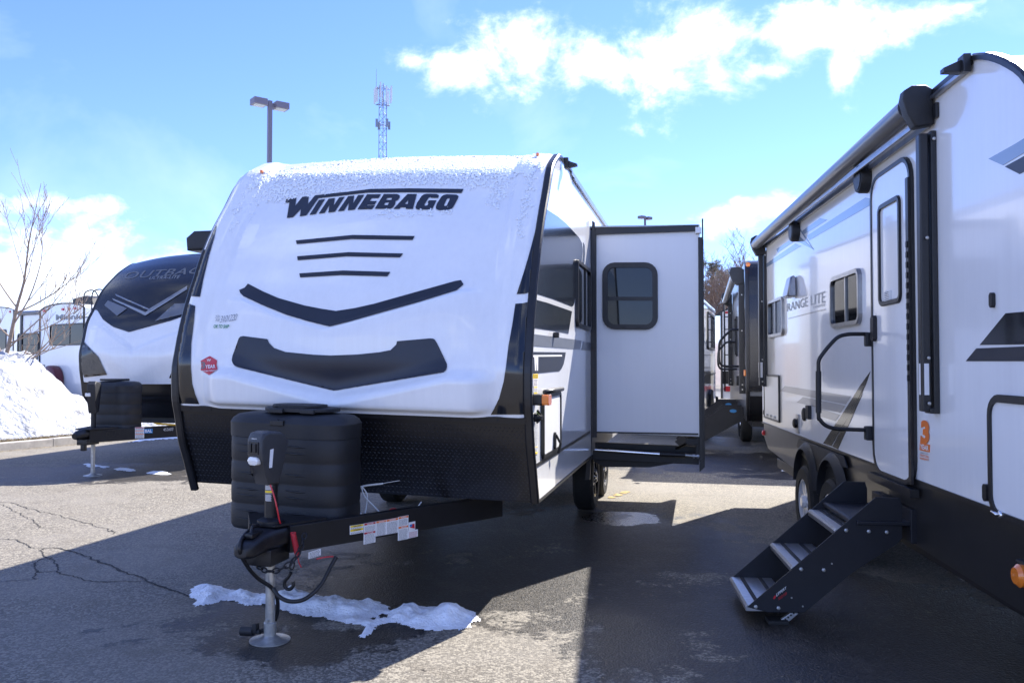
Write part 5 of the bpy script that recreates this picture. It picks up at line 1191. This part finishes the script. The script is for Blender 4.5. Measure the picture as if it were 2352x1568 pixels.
# slide on its left
sp_ = Plane(FMi, 'y', 1.0, -1, MT); x0s = sp_.st(52, 750)[0]; zs_ = sp_.st(70, 722)[1]
SS = box('slide_out', x0s, -.0, 1.0, 2.6, .8, zs_, 'slidewhite', MT, .005); box('slide_trim', x0s-.10, x0s+.02, .96, 1.05, .6, zs_+.08, 'trim', SS, .01); box('slide_side_trim', x0s-.30, x0s-.2, 1.1, 1.2, .6, zs_+.06, 'trim', SS)
bm = bmesh.new(); add_tube(bm, [(x0s-.1, .94, zs_+.05), (.0, .94, zs_+.02)], .07, 14); from_bm('topper_roll', bm, 'awn', SS, True, 50)
sp_.panel('shade_panel', (x0s+.05, -.03, zs_-.75, zs_-.40), .004, 0, .004, 'skyvinyl', SS) if False else None
sp_.window([ZM(255,683), ZM(553,695), ZM(550,990), ZM(250,985)], .05, .10, (('h', .44, .03),), SS, nested=True)
p = sp_.st(*ZM(527, 1035)); lathe('port', [(.07, 0), (.07, -.02)], 'skirt', SS, (p[0], 1.0, p[1]), 18, 'y')
p = sp_.st(*ZM(515, 1112)); sp_.panel('label', (p[0]-.14, p[0]+.12, p[1]-.06, p[1]+.06), .005, 0, .006, 'skirt', SS)
wheel(MT, .15, 3.4, .34, -1)
fl0 = FMi.M @ Vector((-2.2, 2.75, 0)); FL = Frame((fl0.x, fl0.y), ang); LT = empty('travel_trailer', FL.loc, FL.yaw, 'trailer cut off by the left edge of the photo, behind the bare sapling', 'travel trailer')
lp = Plane(FL, 'y', 0, -1, LT); xr = lp.st(31, 800)[0]; hL = lp.st(26, 712)[1]
prism('body', [(xr-2.5, .6), (xr-2.5, hL+.02), (xr-1.9, hL+.13), (xr-1.2, hL+.15), (xr-.5, hL+.1), (xr, hL), (xr, .6)], XZY, 0, 7, 'white', LT)
bm = bmesh.new(); add_tube(bm, [(xr, -.01, .6), (xr, -.01, hL), (xr-.5, -.01, hL+.1), (xr-1.2, -.01, hL+.15), (xr-2, -.01, hL+.12)], .025, 6); from_bm('rear_trim', bm, 'trim', LT)
lp.window([ZM(-260,640), ZM(95,645), ZM(90,1010), ZM(-260,1020)], .04, .10, ()); p = lp.st(*ZM(145, 385)); lp.panel('marker_light', (p[0]-.05, p[0]+.05, p[1]-.04, p[1]+.04), .012, 0, .03, 'red')
for k in range(2): p = lp.st(*ZM(4, 490+k*28)); lp.panel('stripe', (p[0]-.5, p[0]+.04, p[1]-.03, p[1]+.03), .004, 0, .005, 'greyvinyl')

# ------------------------------------------------------------------ behind, between the two big trailers
FD = Frame((3.80, 13.4), -TH); DT = empty('travel_trailer', FD.loc, FD.yaw, 'dark navy fronted trailer with awning and two grab handles, behind the right hand one', 'travel trailer')
dl = Plane(FD, 'x', 0, -1, DT); hD = 3.25
dp = [(.35, .62), (.12, .8), (.0, 1.2), (-.02, 1.9), (.02, 2.6), (.10, 3.0), (.26, 3.2), (.5, hD)]
DPR = resample(dp, 40); prism('body', [tuple(p) for p in DPR]+[(7.4, hD), (7.4, .62)], YZX, 0, 2.44, 'greyvinyl', DT)
sheet2('front_cap', [tuple(p) for p in DPR if p[1] > 1.05], .045, 2.40, 'darkcap', .03, DT); sheet2('lower_panel', [tuple(p) for p in DPR if p[1] < 1.08], .045, 2.40, 'plate', .02, DT)
sweep('corner_trim', [tuple(p) for p in DPR], -.012, .05, .012, .034, 'trim', DT)
c = FD.hit(1718, 608, 'y', .0); lathe('marker_light', [(.035, .0), (.035, -.05), (.02, -.06)], 'amber', DT, (c.x, .02, c.z), 14, 'y')
dl.panel('dark_band', (.05, 7.3, .62, 1.15), .003, 0, .004, 'skirt'); 
bm = bmesh.new(); an = FD.hit(1693, 618, 'x', -.16); add_tube(bm, [(-.16, .5, 3.05), (-.16, 5.6, 2.98)], .065, 18); dA = from_bm('awning', bm, 'awn', DT, True, 60)
for y in (.45, 5.6):
    bm = bmesh.new(); add_prism(bm, [(-.25, 3.06), (-.22, 3.16), (-.08, 3.17), (-.01, 3.12), (-.01, 2.90), (-.12, 2.86), (-.2, 2.92)], XZY, y-.07, y+.05, .012); add_box(bm, -.10, -.005, y-.05, y+.05, 1.05, 2.92, .006); ar = from_bm('awning_arm', bm, 'trim', dA)
    for z in (1.12, 1.2, 2.1, 2.7): lathe('bolt', [(.012, 0), (.012, -.008)], 'galv', ar, (-.05, y-.05, z), 8, 'y')
dl.window(None, .03, .05, (), r=(3.2, 3.9, 1.7, 2.5)); dl.window(None, .03, .05, (), r=(1.35, 1.9, 1.5, 2.55))
ZT_ = zo(3.4864, 2200, 800)
for gy, pts in ((1.15, [(465,848),(400,850),(370,872),(300,940),(265,1000),(262,1180),(280,1225),(320,1248),(465,1250)]), (3.4, [(430,985),(350,985),(300,1030),(258,1080),(250,1200),(262,1255),(300,1282),(420,1280)])):
    P = [FD.hit(*ZT_(*p), 'y', gy) for p in pts]; P = [(min(p.x, -.005), p.y, p.z) for p in P]; P[0] = (-.005, P[0][1], P[0][2]); P[-1] = (-.005, P[-1][1], P[-1][2]); tube('grab_handle', P, .020, 'steel', DT, 8, 4)
q = FD.hit(1700, 870, 'x', 0); box('door_handle', -.07, -.004, q.y-.05, q.y+.05, q.z-.12, q.z+.06, 'steel', DT, .01)
lab = dl.st(1704, 835)
for gy in (1.0, 3.3):
    c0 = FD.hit(1692, 918, 'y', gy)
    stepn = empty('entry_steps', (0, 0, 0)); stepn.parent = DT
    for yy in (gy, gy+.7):
        pl_ = prism('side_plate', [(0, .80), (-.35, .80), (-1.18, .18), (-1.05, .06), (-.9, .06), (0, .58)], XZY, yy-.006, yy+.006, 'stepsteel', stepn)
    for k in range(3): box('tread', -.50-.27*k, -.26-.27*k, gy+.01, gy+.69, .60-.2*k, .62-.2*k, 'alu', stepn)
    bm = bmesh.new(); add_prism(bm, [(-.18+.06*math.cos(k*.5236), .73+.03*math.sin(k*.5236)) for k in range(12)], XZY, gy-.014, gy-.0075); from_bm('round_label', bm, 'blue', stepn)
for dy in (0, .9): wheel(DT, .16, 3.4+dy, .34, -1); wheel(DT, 2.28, 3.4+dy, .34, 1)
box('tongue', 1.0, 1.4, -1.3, .4, .5, .62, 'steel', DT); box('chassis', .1, 2.34, .4, 7.2, .5, .64, 'steel', DT)
box('side_light', -.04, -.004, .12, .2, 1.35, 1.45, 'amber', DT); box('air_conditioner', .9, 1.6, 3.2, 4.3, hD+.01, hD+.32, 'plastic', DT, .06)
# white trailer seen edge on behind the slide-out
wv = Vector((5.26-4.18, 21.4-18)).normalized(); FE = Frame((4.18, 18.0), -math.atan2(wv.x, wv.y))
ET = empty('travel_trailer', FE.loc, FE.yaw, 'pale trailer with tall dark window showing in the gap right beside the slide-out', 'travel trailer')
prism('body', [(-2.45, .55), (-2.45, 2.95), (-.06, 3.0), (0, 2.95), (0, .55)], XZY, 0, 3.55, 'white', ET)
eW = Plane(FE, 'x', 0, 1, ET); eW.window([ZT_(130,630), ZT_(205,700), ZT_(205,1068), ZT_(135,1078)], .06, .10, (('v', .5, .03),)); eW.panel('trim_strip', (0, 3.5, 2.86, 2.90), .002, 0, .02, 'rail'); eW.panel('belt', (.05, 3.5, 1.30, 1.33), .002, 0, .012, 'greyvinyl')
bm = bmesh.new(); add_box(bm, -2.3, -.1, .2, 3.4, .35, .56, .01); from_bm('chassis', bm, 'steel', ET); wheel(ET, -.2, 1.6, .34, 1); prism('fender', [(1.1, .55), (1.2, .85), (1.5, .95), (1.9, .9), (2.2, .55)], YZX, .001, .06, 'plastic', ET, .01)
# ladder backed trailer
lz = 22.6; lx0 = (1657-1176)/F*lz; FK = Frame((lx0, lz), -R(9)); KT = empty('travel_trailer', FK.loc, FK.yaw, 'white trailer back end with roof ladder and red lamps, partly hidden by dark awning arms', 'travel trailer')
kp = Plane(FK, 'y', 0, -1, KT); prism('body', [(0, .6), (0, 2.95), (.2, 3.03), (1.2, 3.08), (2.2, 3.03), (2.4, 2.95), (2.4, .6)], XZY, 0, 7, 'white', KT)
bm = bmesh.new(); add_tube(bm, [(0, -.01, .6), (0, -.01, 2.97), (.2, -.01, 3.05), (1.2, -.01, 3.1)], .03, 6); add_prism(bm, [(-.16, 2.86), (0, 3.0), (0, 2.86)], XZY, -.02, .02); from_bm('rear_trim', bm, 'trim', KT)
p = kp.st(*ZT_(360, 657)); kp.panel('marker_light', (p[0]-.08, p[0]+.08, p[1]-.03, p[1]+.03), .01, 0, .03, 'red'); p = kp.st(*ZT_(375, 1498)); kp.panel('tail_lamp', (p[0]-.15, p[0]+.15, p[1]-.07, p[1]+.07), .06, 0, .03, 'red')
kp.panel('dark_band', (.02, 2.38, 1.0, 1.35), .004, 0, .004, 'skirt')
lx = kp.st(*ZT_(318, 900))[0]; bm = bmesh.new(); add_tube(bm, [(lx, -.12, .8), (lx, -.12, 3.3)], .022, 8); add_tube(bm, [(lx+.4, -.12, .8), (lx+.4, -.12, 3.3)], .022, 8)
for k in range(6): add_tube(bm, [(lx, -.12, 1.1+k*.345), (lx+.4, -.12, 1.1+k*.345)], .015, 6)
from_bm('ladder', bm, 'steel', KT, True)
# motorhome behind and low brown building
FV = Frame(((1638-1176)/F*31, 31), -R(6)); VT = empty('motorhome', FV.loc, FV.yaw, 'white motorhome with round cornered dark window, far down the lane of trailers', 'motorhome')
prism('body', [(0, .5), (0, 2.7), (.15, 2.85), (2.3, 2.85), (2.4, 2.7), (2.4, .5)], XZY, 0, 6, 'white', VT, .02); vp = Plane(FV, 'y', 0, -1, VT); p = vp.st(*ZT_(240, 960)); vp.window(None, .04, .1, (), r=(p[0]-.5, p[0]+.25, p[1]-.45, p[1]+.55)); vp.panel('roof_trim', (.02, 2.38, 2.58, 2.64), .004, 0, .02, 'trim'); vp.panel('bumper', (.0, 2.4, .5, .62), .01, 0, .1, 'steel'); wheel(VT, .2, 1.2, .36, -1)
B = empty('low_building', (15.5, 52, 0), 0, 'low tan building with brown fascia under the trees in the gap', 'building')
box('wall', -4, 6, 0, 6, 0, 3.6, 'wall', B, 0); prism('roof', [(-4.5, 3.7), (6.5, 3.7), (5.5, 4.6), (-3.2, 4.6)], XZY, -.6, 6.6, 'fascia', B); box('fascia', -4.5, 6.5, -.66, -.60, 3.4, 3.75, 'fascia', B, 0)

# ------------------------------------------------------------------ lamp posts and mast
def lamp(px, ytop, ybase, z, hw, rot, lab):
    c = G.hit(px, ytop, 'y', z); e = empty('street_lamp', (c.x, z, 0), R(rot), lab, 'lamp post', 'twin headed parking lot lamps'); h = c.z
    box('pole', -.075, .075, -.075, .075, 0, h, 'pole', e, .008)
    for s in (-1, 1):
        bm = bmesh.new(); add_box(bm, min(s*.07, s*.20), max(s*.07, s*.20), -.04, .04, h-.22, h-.10, .01); add_box(bm, min(s*.17, s*.68), max(s*.17, s*.68), -.25, .25, h-.25, h-.01, .015); hd = from_bm('lamp_head', bm, 'pole', e)
        box('lens', min(s*.22, s*.62), max(s*.22, s*.62), -.19, .19, h-.262, h-.251, 'lampglass', hd, 0)
    return e
lamp(620, 232, 392, 31.0, 1, 38, 'tall twin headed lamp post rising above the nose of the big white trailer')
lamp(1481.5, 497, 530, 72.0, 1, 38, 'small distant twin headed lamp post above the slide-out roof')
tz_ = 135.; tcn = G.hit(880, 195, 'y', tz_); TW = empty('cell_tower', (tcn.x, tz_, 0), R(12), 'tall lattice phone mast with antennas on top, far behind the white trailer', 'phone mast'); th = tcn.z
bm = bmesh.new(); rT = .68; cs = [(rT*math.cos(R(a)), rT*math.sin(R(a))) for a in (-90, 30, 150)]
for x, y in cs: add_tube(bm, [(x*1.25, y*1.25, 0), (x, y, th)], .07, 5)
k = 0; z = 8.
while z < th-1:
    for i in range(3):
        a = cs[i]; b_ = cs[(i+1) % 3]
        if k % 2: a, b_ = b_, a
        add_tube(bm, [(*a, z), (*b_, z+1.15)], .032, 4, False); add_tube(bm, [(*a, z), (*b_, z)], .022, 4, False)
    z += 1.15; k += 1
from_bm('lattice', bm, 'tower', TW, kind='stuff')
bm = bmesh.new()
for z in (th-.5, th-3.2, th-6.6):
    for i in range(3):
        a = R(-90+i*120+60*0); c = (1.35*math.cos(a), 1.35*math.sin(a)); n_ = (1.35*math.cos(a+R(120)), 1.35*math.sin(a+R(120))); add_tube(bm, [(*c, z), (*n_, z)], .05, 4); add_tube(bm, [(0, 0, z), (*c, z)], .05, 4)
from_bm('platform', bm, 'tower', TW)
rg_ = random.Random(5)
for i in range(9):
    a = R(i*40+10); z = th-2.6 if i % 3 else th-1.9; x, y = 1.4*math.cos(a), 1.4*math.sin(a); box('antenna', x-.13, x+.13, y-.09, y+.09, z-.6, z+1.9, 'antenna', TW, .02)
for i in range(4):
    a = R(i*90+30); x, y = 1.2*math.cos(a), 1.2*math.sin(a); box('radio_box', x-.2, x+.2, y-.15, y+.15, th-7.2, th-5.9, 'tower', TW, .02)
tube('whip_aerial', [(-1.1, 0, th-3), (-1.1, 0, th+1.4), (-1.1, 0, th+2.6)], [.05, .04, .02], 'tower', TW, 5)

# ------------------------------------------------------------------ kerb, verge, snow
k0 = ground(0, 1036); k1 = ground(300, 1008); kd = (k1-k0).normalized(); kn = Vector((-kd.y, kd.x, 0))
if kn.y < 0: kn = -kn
KB = empty('kerb', (0, 0, 0)); KB['kind'] = 'structure'; KB.name = 'kerb'
s = -14.
while s < 22:
    L_ = 1.5; a = k0+kd*s; b_ = k0+kd*(s+L_-.012); P = [a, b_, b_+kn*.16, a+kn*.16]; bm = bmesh.new(); add_prism(bm, [(p.x, p.y) for p in P], XYZ, -.02, .15+.006*math.sin(s*3), .018); from_bm('kerb_stone', bm, 'kerb', KB, kind='structure'); s += L_
kc = k0+kn*.17
def vpt(s, t, z): p = kc+kd*s+kn*t; return (p.x, p.y, z)
mk('verge', [vpt(-300, 0, .13), vpt(60, 0, .13), vpt(60, 4, .13), vpt(-300, 4, .13)], [(0, 1, 2, 3)], 'grass', kind='structure')
# debris along the kerb foot
bm = bmesh.new(); rr = random.Random(9)
for k in range(2600):
    s = rr.uniform(-2, 7); w = rr.gauss(0, .13); p = k0+kd*s-kn*(.02+abs(w)); r_ = rr.uniform(.006, .02); vs = [bm.verts.new((p.x+rr.uniform(-r_, r_), p.y+rr.uniform(-r_, r_), .004+rr.uniform(0, .012))) for _ in range(3)]; bm.faces.new(vs)
from_bm('kerb_debris', bm, 'grass', kind='stuff')
bm = bmesh.new()
for k in range(9000):
    s = rr.uniform(-2, 6.5); w = abs(rr.gauss(0, .22)); p = kc+kd*s+kn*(.02+w); h = rr.uniform(.02, .07); a = rr.uniform(0, 6.28); q = .006; dx, dy = math.cos(a)*q, math.sin(a)*q
    vs = [bm.verts.new((p.x-dx, p.y-dy, .13)), bm.verts.new((p.x+dx, p.y+dy, .13)), bm.verts.new((p.x+rr.uniform(-.05, .05), p.y+rr.uniform(-.05, .05), .13+h))]; bm.faces.new(vs)
tag(from_bm('dead_grass', bm, 'grass', kind='stuff'), 'dry dead grass along the kerb below the snow heap', 'grass')
# snow field and heap
v = []; f = []; NX, NY = 240, 170
for j in range(NY):
    t = .25+(j/(NY-1))**2.2*60
    for i in range(NX):
        s = -12+i/(NX-1)*34; s = s if t < 12 else s+(s)*(t-12)*.05
        p = kc+kd*s+kn*t; edge = .18+.22*noise.noise(Vector((s*1.3, 3, 0)))+.1*noise.noise(Vector((s*5, 1, 0)))
        base = .14+.16*float(ss(edge, edge+1.2, t))
        pxx = 1176+F*p.x/max(p.y, 1)
        ridge = float(np.interp(p.x/p.y, [(x-1176)/F for x in (-200, -60, 0, 60, 100, 145, 165, 200, 240)], [1.5, 1.70, 1.56, 1.52, 1.30, .80, .60, .48, .12]))
        across = float(ss(edge, edge+2.6, t))*(1-float(ss(4.5, 10, t)))
        n = .16*noise.noise(Vector((p.x*1.1, p.y*1.1, 0)))+.16*noise.noise(Vector((p.x*2.8, p.y*2.8, 2)))+.07*noise.noise(Vector((p.x*11, p.y*11, 4)))
        z = base+max(ridge-.15, 0)*across+n*(.25+across*.75)*float(ss(edge, edge+.5, t))
        if t < edge: z = .10
        v.append((p.x, p.y, z))
for j in range(NY-1):
    for i in range(NX-1): a = j*NX+i; f.append((a, a+1, a+NX+1, a+NX))
tag(mk('snow_heap', v, f, 'dirtysnow', smooth=True, kind='structure'), 'ploughed heap of snow behind the kerb')

def snow_patch(out, lab, hh=.04, seed=0, cell=.011, holes=()):
    P = [ground(*p) for p in out]; poly = [(p.x, p.y) for p in P]; HP = [[(ground(*p).x, ground(*p).y) for p in h] for h in holes]
    A = np.array(poly); B_ = np.roll(A, -1, 0)
    x0, y0 = A.min(0)-.03; x1, y1 = A.max(0)+.03; nx = int((x1-x0)/cell)+1; ny = int((y1-y0)/cell)+1; idx = {}; v = []
    for j in range(ny):
        for i in range(nx):
            x = x0+i*cell; y = y0+j*cell; n3 = noise.noise_vector(Vector((x*9, y*9, seed)))*.035+noise.noise_vector(Vector((x*28, y*28, seed)))*.012
            q = (x+n3.x, y+n3.y)
            if not inside(q, poly) or any(inside(q, h) for h in HP): continue
            d = B_-A; t = np.clip(((q-A)*d).sum(1)/((d*d).sum(1)+1e-9), 0, 1); dist = np.hypot(*(A+d*t[:, None]-q).T).min()
            for h in HP: hA = np.array(h); dist = min(dist, np.hypot(*(hA-q).T).min())
            z = hh*float(ss(0, .16, dist))*(.9+1.2*noise.noise(Vector((x*5, y*5, seed)))+.45*noise.noise(Vector((x*15, y*15, seed))))+.006*noise.noise(Vector((x*40, y*40, seed)))*float(ss(0, .05, dist))+.004
            idx[(i, j)] = len(v); v.append((x, y, max(z, .003) if dist > .01 else .001))
    f = [(idx[i, j], idx[i+1, j], idx[i+1, j+1], idx[i, j+1]) for (i, j) in idx if (i+1, j) in idx and (i, j+1) in idx and (i+1, j+1) in idx]
    o = mk('snow_patch', v, f, 'snow', smooth=True, kind='stuff'); tag(o, lab, 'snow patch')
snow_patch([(432,1365),(436,1352),(445,1347),(470,1340),(500,1343),(530,1352),(560,1354),(600,1362),(632,1364),(650,1358),(665,1353),(690,1354),(715,1362),(740,1369),(770,1371),(800,1377),(830,1380),(845,1378),(870,1383),(895,1390),(897,1398),(905,1402),(930,1393),(960,1390),(1000,1393),(1040,1398),(1080,1398),(1090,1408),(1108,1425),(1085,1428),(1080,1440),(1050,1447),(1000,1450),(960,1446),(930,1436),(895,1431),(880,1435),(868,1436),(855,1448),(840,1463),(825,1466),(815,1457),(830,1441),(825,1434),(790,1432),(760,1424),(740,1418),(700,1413),(665,1408),(640,1400),(620,1387),(600,1390),(570,1390),(540,1383),(515,1378),(500,1385),(470,1392),(447,1392),(446,1382)],
           'long patch of melting snow on the asphalt under the tongue jack', .05, 1, holes=[[(868,1413),(885,1411),(890,1417),(872,1419)], [(849,1419),(860,1419),(858,1424)]])
def zpoly(Zf, pts): return [Zf(*p) for p in pts]
snow_patch(zpoly(Z11, [(240,1248),(300,1234),(350,1240),(420,1255),(480,1268),(540,1265),(590,1282),(540,1298),(480,1298),(440,1280),(390,1278),(340,1292),(280,1282)]), 'small patch of snow at the foot of the left trailer jack', .03, 3, .02)
snow_patch(zpoly(Z11, [(618,1305),(700,1292),(780,1290),(860,1298),(915,1320),(900,1335),(830,1338),(740,1335),(640,1322)]), 'middle one of three small snow patches under the left trailer tongue', .03, 4, .02)
snow_patch(zpoly(Z11, [(1000,1358),(1090,1338),(1180,1332),(1290,1345),(1342,1368),(1330,1380),(1200,1376),(1080,1372)]), 'small snow patch nearest the white trailer, under the left trailer tongue', .03, 5, .02)
snow_patch(zpoly(Z11, [(740,985),(830,970),(900,950),(1100,925),(1250,915),(1460,908),(1460,935),(1250,942),(1000,960),(900,978)]), 'thin strip of snow along the kerb behind the left trailer', .03, 6, .05)
snow_patch([(1789,1081),(1800,1078),(1820,1077),(1835,1080),(1820,1083),(1800,1083)], 'tiny sliver of snow beside the right trailer wheels', .02, 7, .02)

# cracks
ZH = zo(1.9355, 0, 1350)
cr_lines = [([(265,745),(330,740),(400,752),(480,775),(560,805),(640,838),(700,860),(770,890),(850,915),(910,945),(980,975),(1060,1005),(1150,1040)], 1.6), ([(265,745),(245,775),(290,800),(320,805),(345,850),(355,885),(400,905),(460,915),(520,935),(600,945),(700,945),(800,945),(885,945)], 1.0),
  ([(320,805),(270,810),(215,830),(205,860),(235,885),(290,888),(345,880)], .8), ([(235,885),(215,905),(225,935)], .8), ([(0,952),(60,945),(130,938),(225,932)], .7), ([(0,685),(80,690),(150,715),(215,740),(265,745)], .7),
  ([(0,470),(60,500),(140,540),(210,580),(240,620)], .6), ([(0,460),(90,470),(180,500),(300,530),(400,555),(500,580),(600,610),(690,640)], .7), ([(690,630),(705,655)], .9)]
bm = bmesh.new()
for pts, w in cr_lines:
    P = cr([ground(*ZH(*p)) for p in pts], 14); L_ = []
    for i, p in enumerate(P):
        d = (P[min(i+1, len(P)-1)]-P[max(i-1, 0)]).normalized(); n = Vector((-d.y, d.x, 0)); j_ = noise.noise(p*9)*.03+noise.noise(p*30)*.014; ww = w*(.003+.008*abs(noise.noise(p*6+Vector((4, 0, 0)))))+.001
        c = p+n*j_; L_.append((bm.verts.new((c.x+n.x*ww, c.y+n.y*ww, .004)), bm.verts.new((c.x-n.x*ww, c.y-n.y*ww, .004))))
    for a, b_ in zip(L_, L_[1:]): bm.faces.new((a[0], b_[0], b_[1], a[1]))
from_bm('asphalt_cracks', bm, 'crack', kind='structure')
q = [ground(*p) for p in ((1395,1143),(1432,1128),(1448,1129),(1410,1144))]
bm = bmesh.new(); a0, b0 = (q[0]+q[3])/2, (q[1]+q[2])/2
for k in range(260):
    t = rr.random(); c = a0.lerp(b0, t)+(q[0]-q[3])*(rr.random()-.5)*.9; s = rr.uniform(.01, .035)
    if noise.noise(c*6) < -.1: continue
    vs = [bm.verts.new((c.x+s*rr.uniform(.5, 1)*math.cos(a), c.y+s*rr.uniform(.5, 1)*math.sin(a), .004+k*.000008)) for a in (0, 1.3, 2.5, 3.8, 5)]; bm.faces.new(vs)
from_bm('worn_line', bm, 'wornpaint', kind='structure')

# ------------------------------------------------------------------ trees
def sapling(px, base_z, dist):
    c = G.hit(px, 835, 'y', dist); e = empty('bare_tree', (c.x, dist, 0), 0, 'young bare tree with upswept thin branches at the left edge, above the snow heap', 'tree')
    rt = random.Random(12); trunk = [Vector((-.15, 0, .0)), Vector((-.05, 0, 1.2)), Vector((.12, 0, 2.0)), Vector((.28, 0, 2.8)), Vector((.42, .02, 3.4)), Vector((.52, 0, 4.2)), Vector((.66, 0, 5.0)), Vector((.78, 0, 5.6))]
    T_ = cr(trunk, 6); bm = bmesh.new(); add_tube(bm, T_, [max(.062*(1-i/len(T_))**1.1, .006) for i in range(len(T_))], 9); from_bm('trunk', bm, 'bark', e, True)
    def branch(bm, p, d, L_, r, depth):
        n = 9; P = [p]; q = p.copy(); dd = d.normalized()
        for k in range(n):
            dd = (dd+Vector((rt.gauss(0, .07), rt.gauss(0, .07), .07+rt.gauss(0, .04)))).normalized(); q = q+dd*L_/n; P.append(q.copy())
        add_tube(bm, P, [max(r*.75*(1-k/n)**.8, .0035) for k in range(n+1)], 5, False)
        if depth > 0:
            for k in range(rt.randint(2, 4)+depth):
                i = rt.randint(2, n-1); a = rt.uniform(0, 6.28); side = Vector((math.cos(a), math.sin(a)*.7, .5)); t = (P[i]-P[i-1]).normalized(); branch(bm, P[i], t*.8+side*.75, L_*rt.uniform(.28, .5), r*.5, depth-1)
    spec = [(6,(.9,.2,.5),2.7),(7,(.95,-.2,.35),2.4),(9,(-.6,.1,.8),2.2),(11,(.8,.1,.75),2.6),(12,(1,0,.28),2.1),(13,(-.8,.1,.6),1.6),(15,(.75,-.2,1.0),2.8),(17,(.9,.3,.5),2.0),(18,(-.5,-.2,1),2.0),(21,(.55,.1,1.3),2.3),(24,(-.45,0,1.2),1.6),(26,(.5,0,1.2),1.5),(10,(.9,.1,-.05),1.7),(8,(1,-.1,.1),1.9),(30,(-.3,.1,1),1.1),(33,(.3,0,1),.8)]
    for i, d, L_ in spec:
        bm = bmesh.new(); branch(bm, T_[i].copy(), Vector(d), L_, .026 if i < 20 else .015, 2); from_bm('branch', bm, 'bark', e, True)
sapling(8, 0, 18.5)
def pine(x, y, h, seed, lab):
    rt = random.Random(seed); e = empty('pine_tree', (x, y, 0), 0, lab, 'tree', 'pines behind the trailers'); tube('trunk', [(0, 0, 0), (.2, 0, h*.5), (.1, 0, h*.97)], [.28, .18, .03], 'darkbark', e, 8)
    bm = bmesh.new(); lb = bmesh.new()
    for k in range(46):
        z = h*(.32+.68*(k/46)**.9); rad = (1-(z/h-.32)/.68*.8)*h*.24*rt.uniform(.5, 1.1); a = rt.uniform(0, 6.28); tip = Vector((math.cos(a)*rad, math.sin(a)*rad, z+rad*rt.uniform(.1, .5))); add_tube(lb, [(0, 0, z), tip], [.06, .02], 4, False)
        for c in range(rt.randint(5, 8)):
            cc = Vector((0, 0, z)).lerp(tip, rt.uniform(.45, 1.08))+Vector((rt.gauss(0, .22), rt.gauss(0, .22), rt.gauss(0, .16)))
            for q in range(26):
                d = Vector((rt.gauss(0, 1), rt.gauss(0, 1), rt.gauss(.5, .8))).normalized(); L_ = rt.uniform(.16, .34); w = d.orthogonal().normalized()*.022; o = cc+d*.05
                bm.faces.new([bm.verts.new(p) for p in (o-w, o+w, o+d*L_)])
    from_bm('crown', bm, 'needles', e, kind='stuff'); from_bm('limbs', lb, 'darkbark', e)
def bare(x, y, h, seed, lab):
    rt = random.Random(seed); e = empty('bare_tree', (x, y, 0), 0, lab, 'tree', 'brown leafless trees behind the trailers'); tube('trunk', [(0, 0, 0), (.15, 0, h*.4), (.0, 0, h*.8)], [.16, .11, .03], 'darkbark', e, 6); bm = bmesh.new()
    def br(p, d, L_, r, dp):
        P = [p]; q = p.copy(); dd = d.normalized()
        for k in range(4): dd = (dd+Vector((rt.gauss(0, .16), rt.gauss(0, .16), .08))).normalized(); q = q+dd*L_/4; P.append(q.copy())
        add_tube(bm, P, [max(r*(1-k/4*.8), .008) for k in range(5)], 3, False)
        if dp:
            for k in range(5): i = rt.randint(1, 4); a = rt.uniform(0, 6.28); br(P[i], dd*.7+Vector((math.cos(a), math.sin(a), .4)), L_*rt.uniform(.4, .65), r*.5, dp-1)
    for k in range(11): a = rt.uniform(0, 6.28); br(Vector((0, 0, h*rt.uniform(.15, .75))), Vector((math.cos(a), math.sin(a), rt.uniform(.7, 1.4))), h*rt.uniform(.25, .4), .06, 3)
    from_bm('crown', bm, 'twig', e, kind='stuff')
def xat(px, y): return (px-1176)/F*y
PL = 'dark pine among the leafless trees in the gap between the trailers'; BL = 'brown leafless tree in the low woods seen through the gap between the trailers'
for px, y, h, s, l in ((1637, 66, 9.6, 1, 'tallest pine in the gap, just right of the slide-out'), (1668, 70, 9.2, 2, PL), (1712, 74, 10.6, 4, 'pine top showing over the dark fronted trailer'), (1690, 82, 10.0, 6, PL)): pine(xat(px, y), y, h, s, l)
for px, y, h, s, l in ((1628, 60, 7.6, 11, BL), (1650, 58, 7.0, 12, BL), (1672, 60, 7.8, 13, BL), (1706, 68, 10.0, 14, 'taller leafless tree rising above the dark fronted trailer'), (1642, 78, 8.5, 15, BL), (1664, 78, 8.9, 16, BL), (1700, 58, 7.4, 17, BL)): bare(xat(px, y), y, h, s, l)
v = []; f = []
for j in range(12):
    for i in range(60):
        x = -20+i*2.2; y = 62+j*5; v.append((x, y, max(.0, (j-.5)*.42+.4*noise.noise(Vector((x*.1, y*.1, 0))))))
for j in range(11):
    for i in range(59): a = j*60+i; f.append((a, a+1, a+61, a+60))
mk('hill', v, f, 'twig', smooth=True, kind='structure')
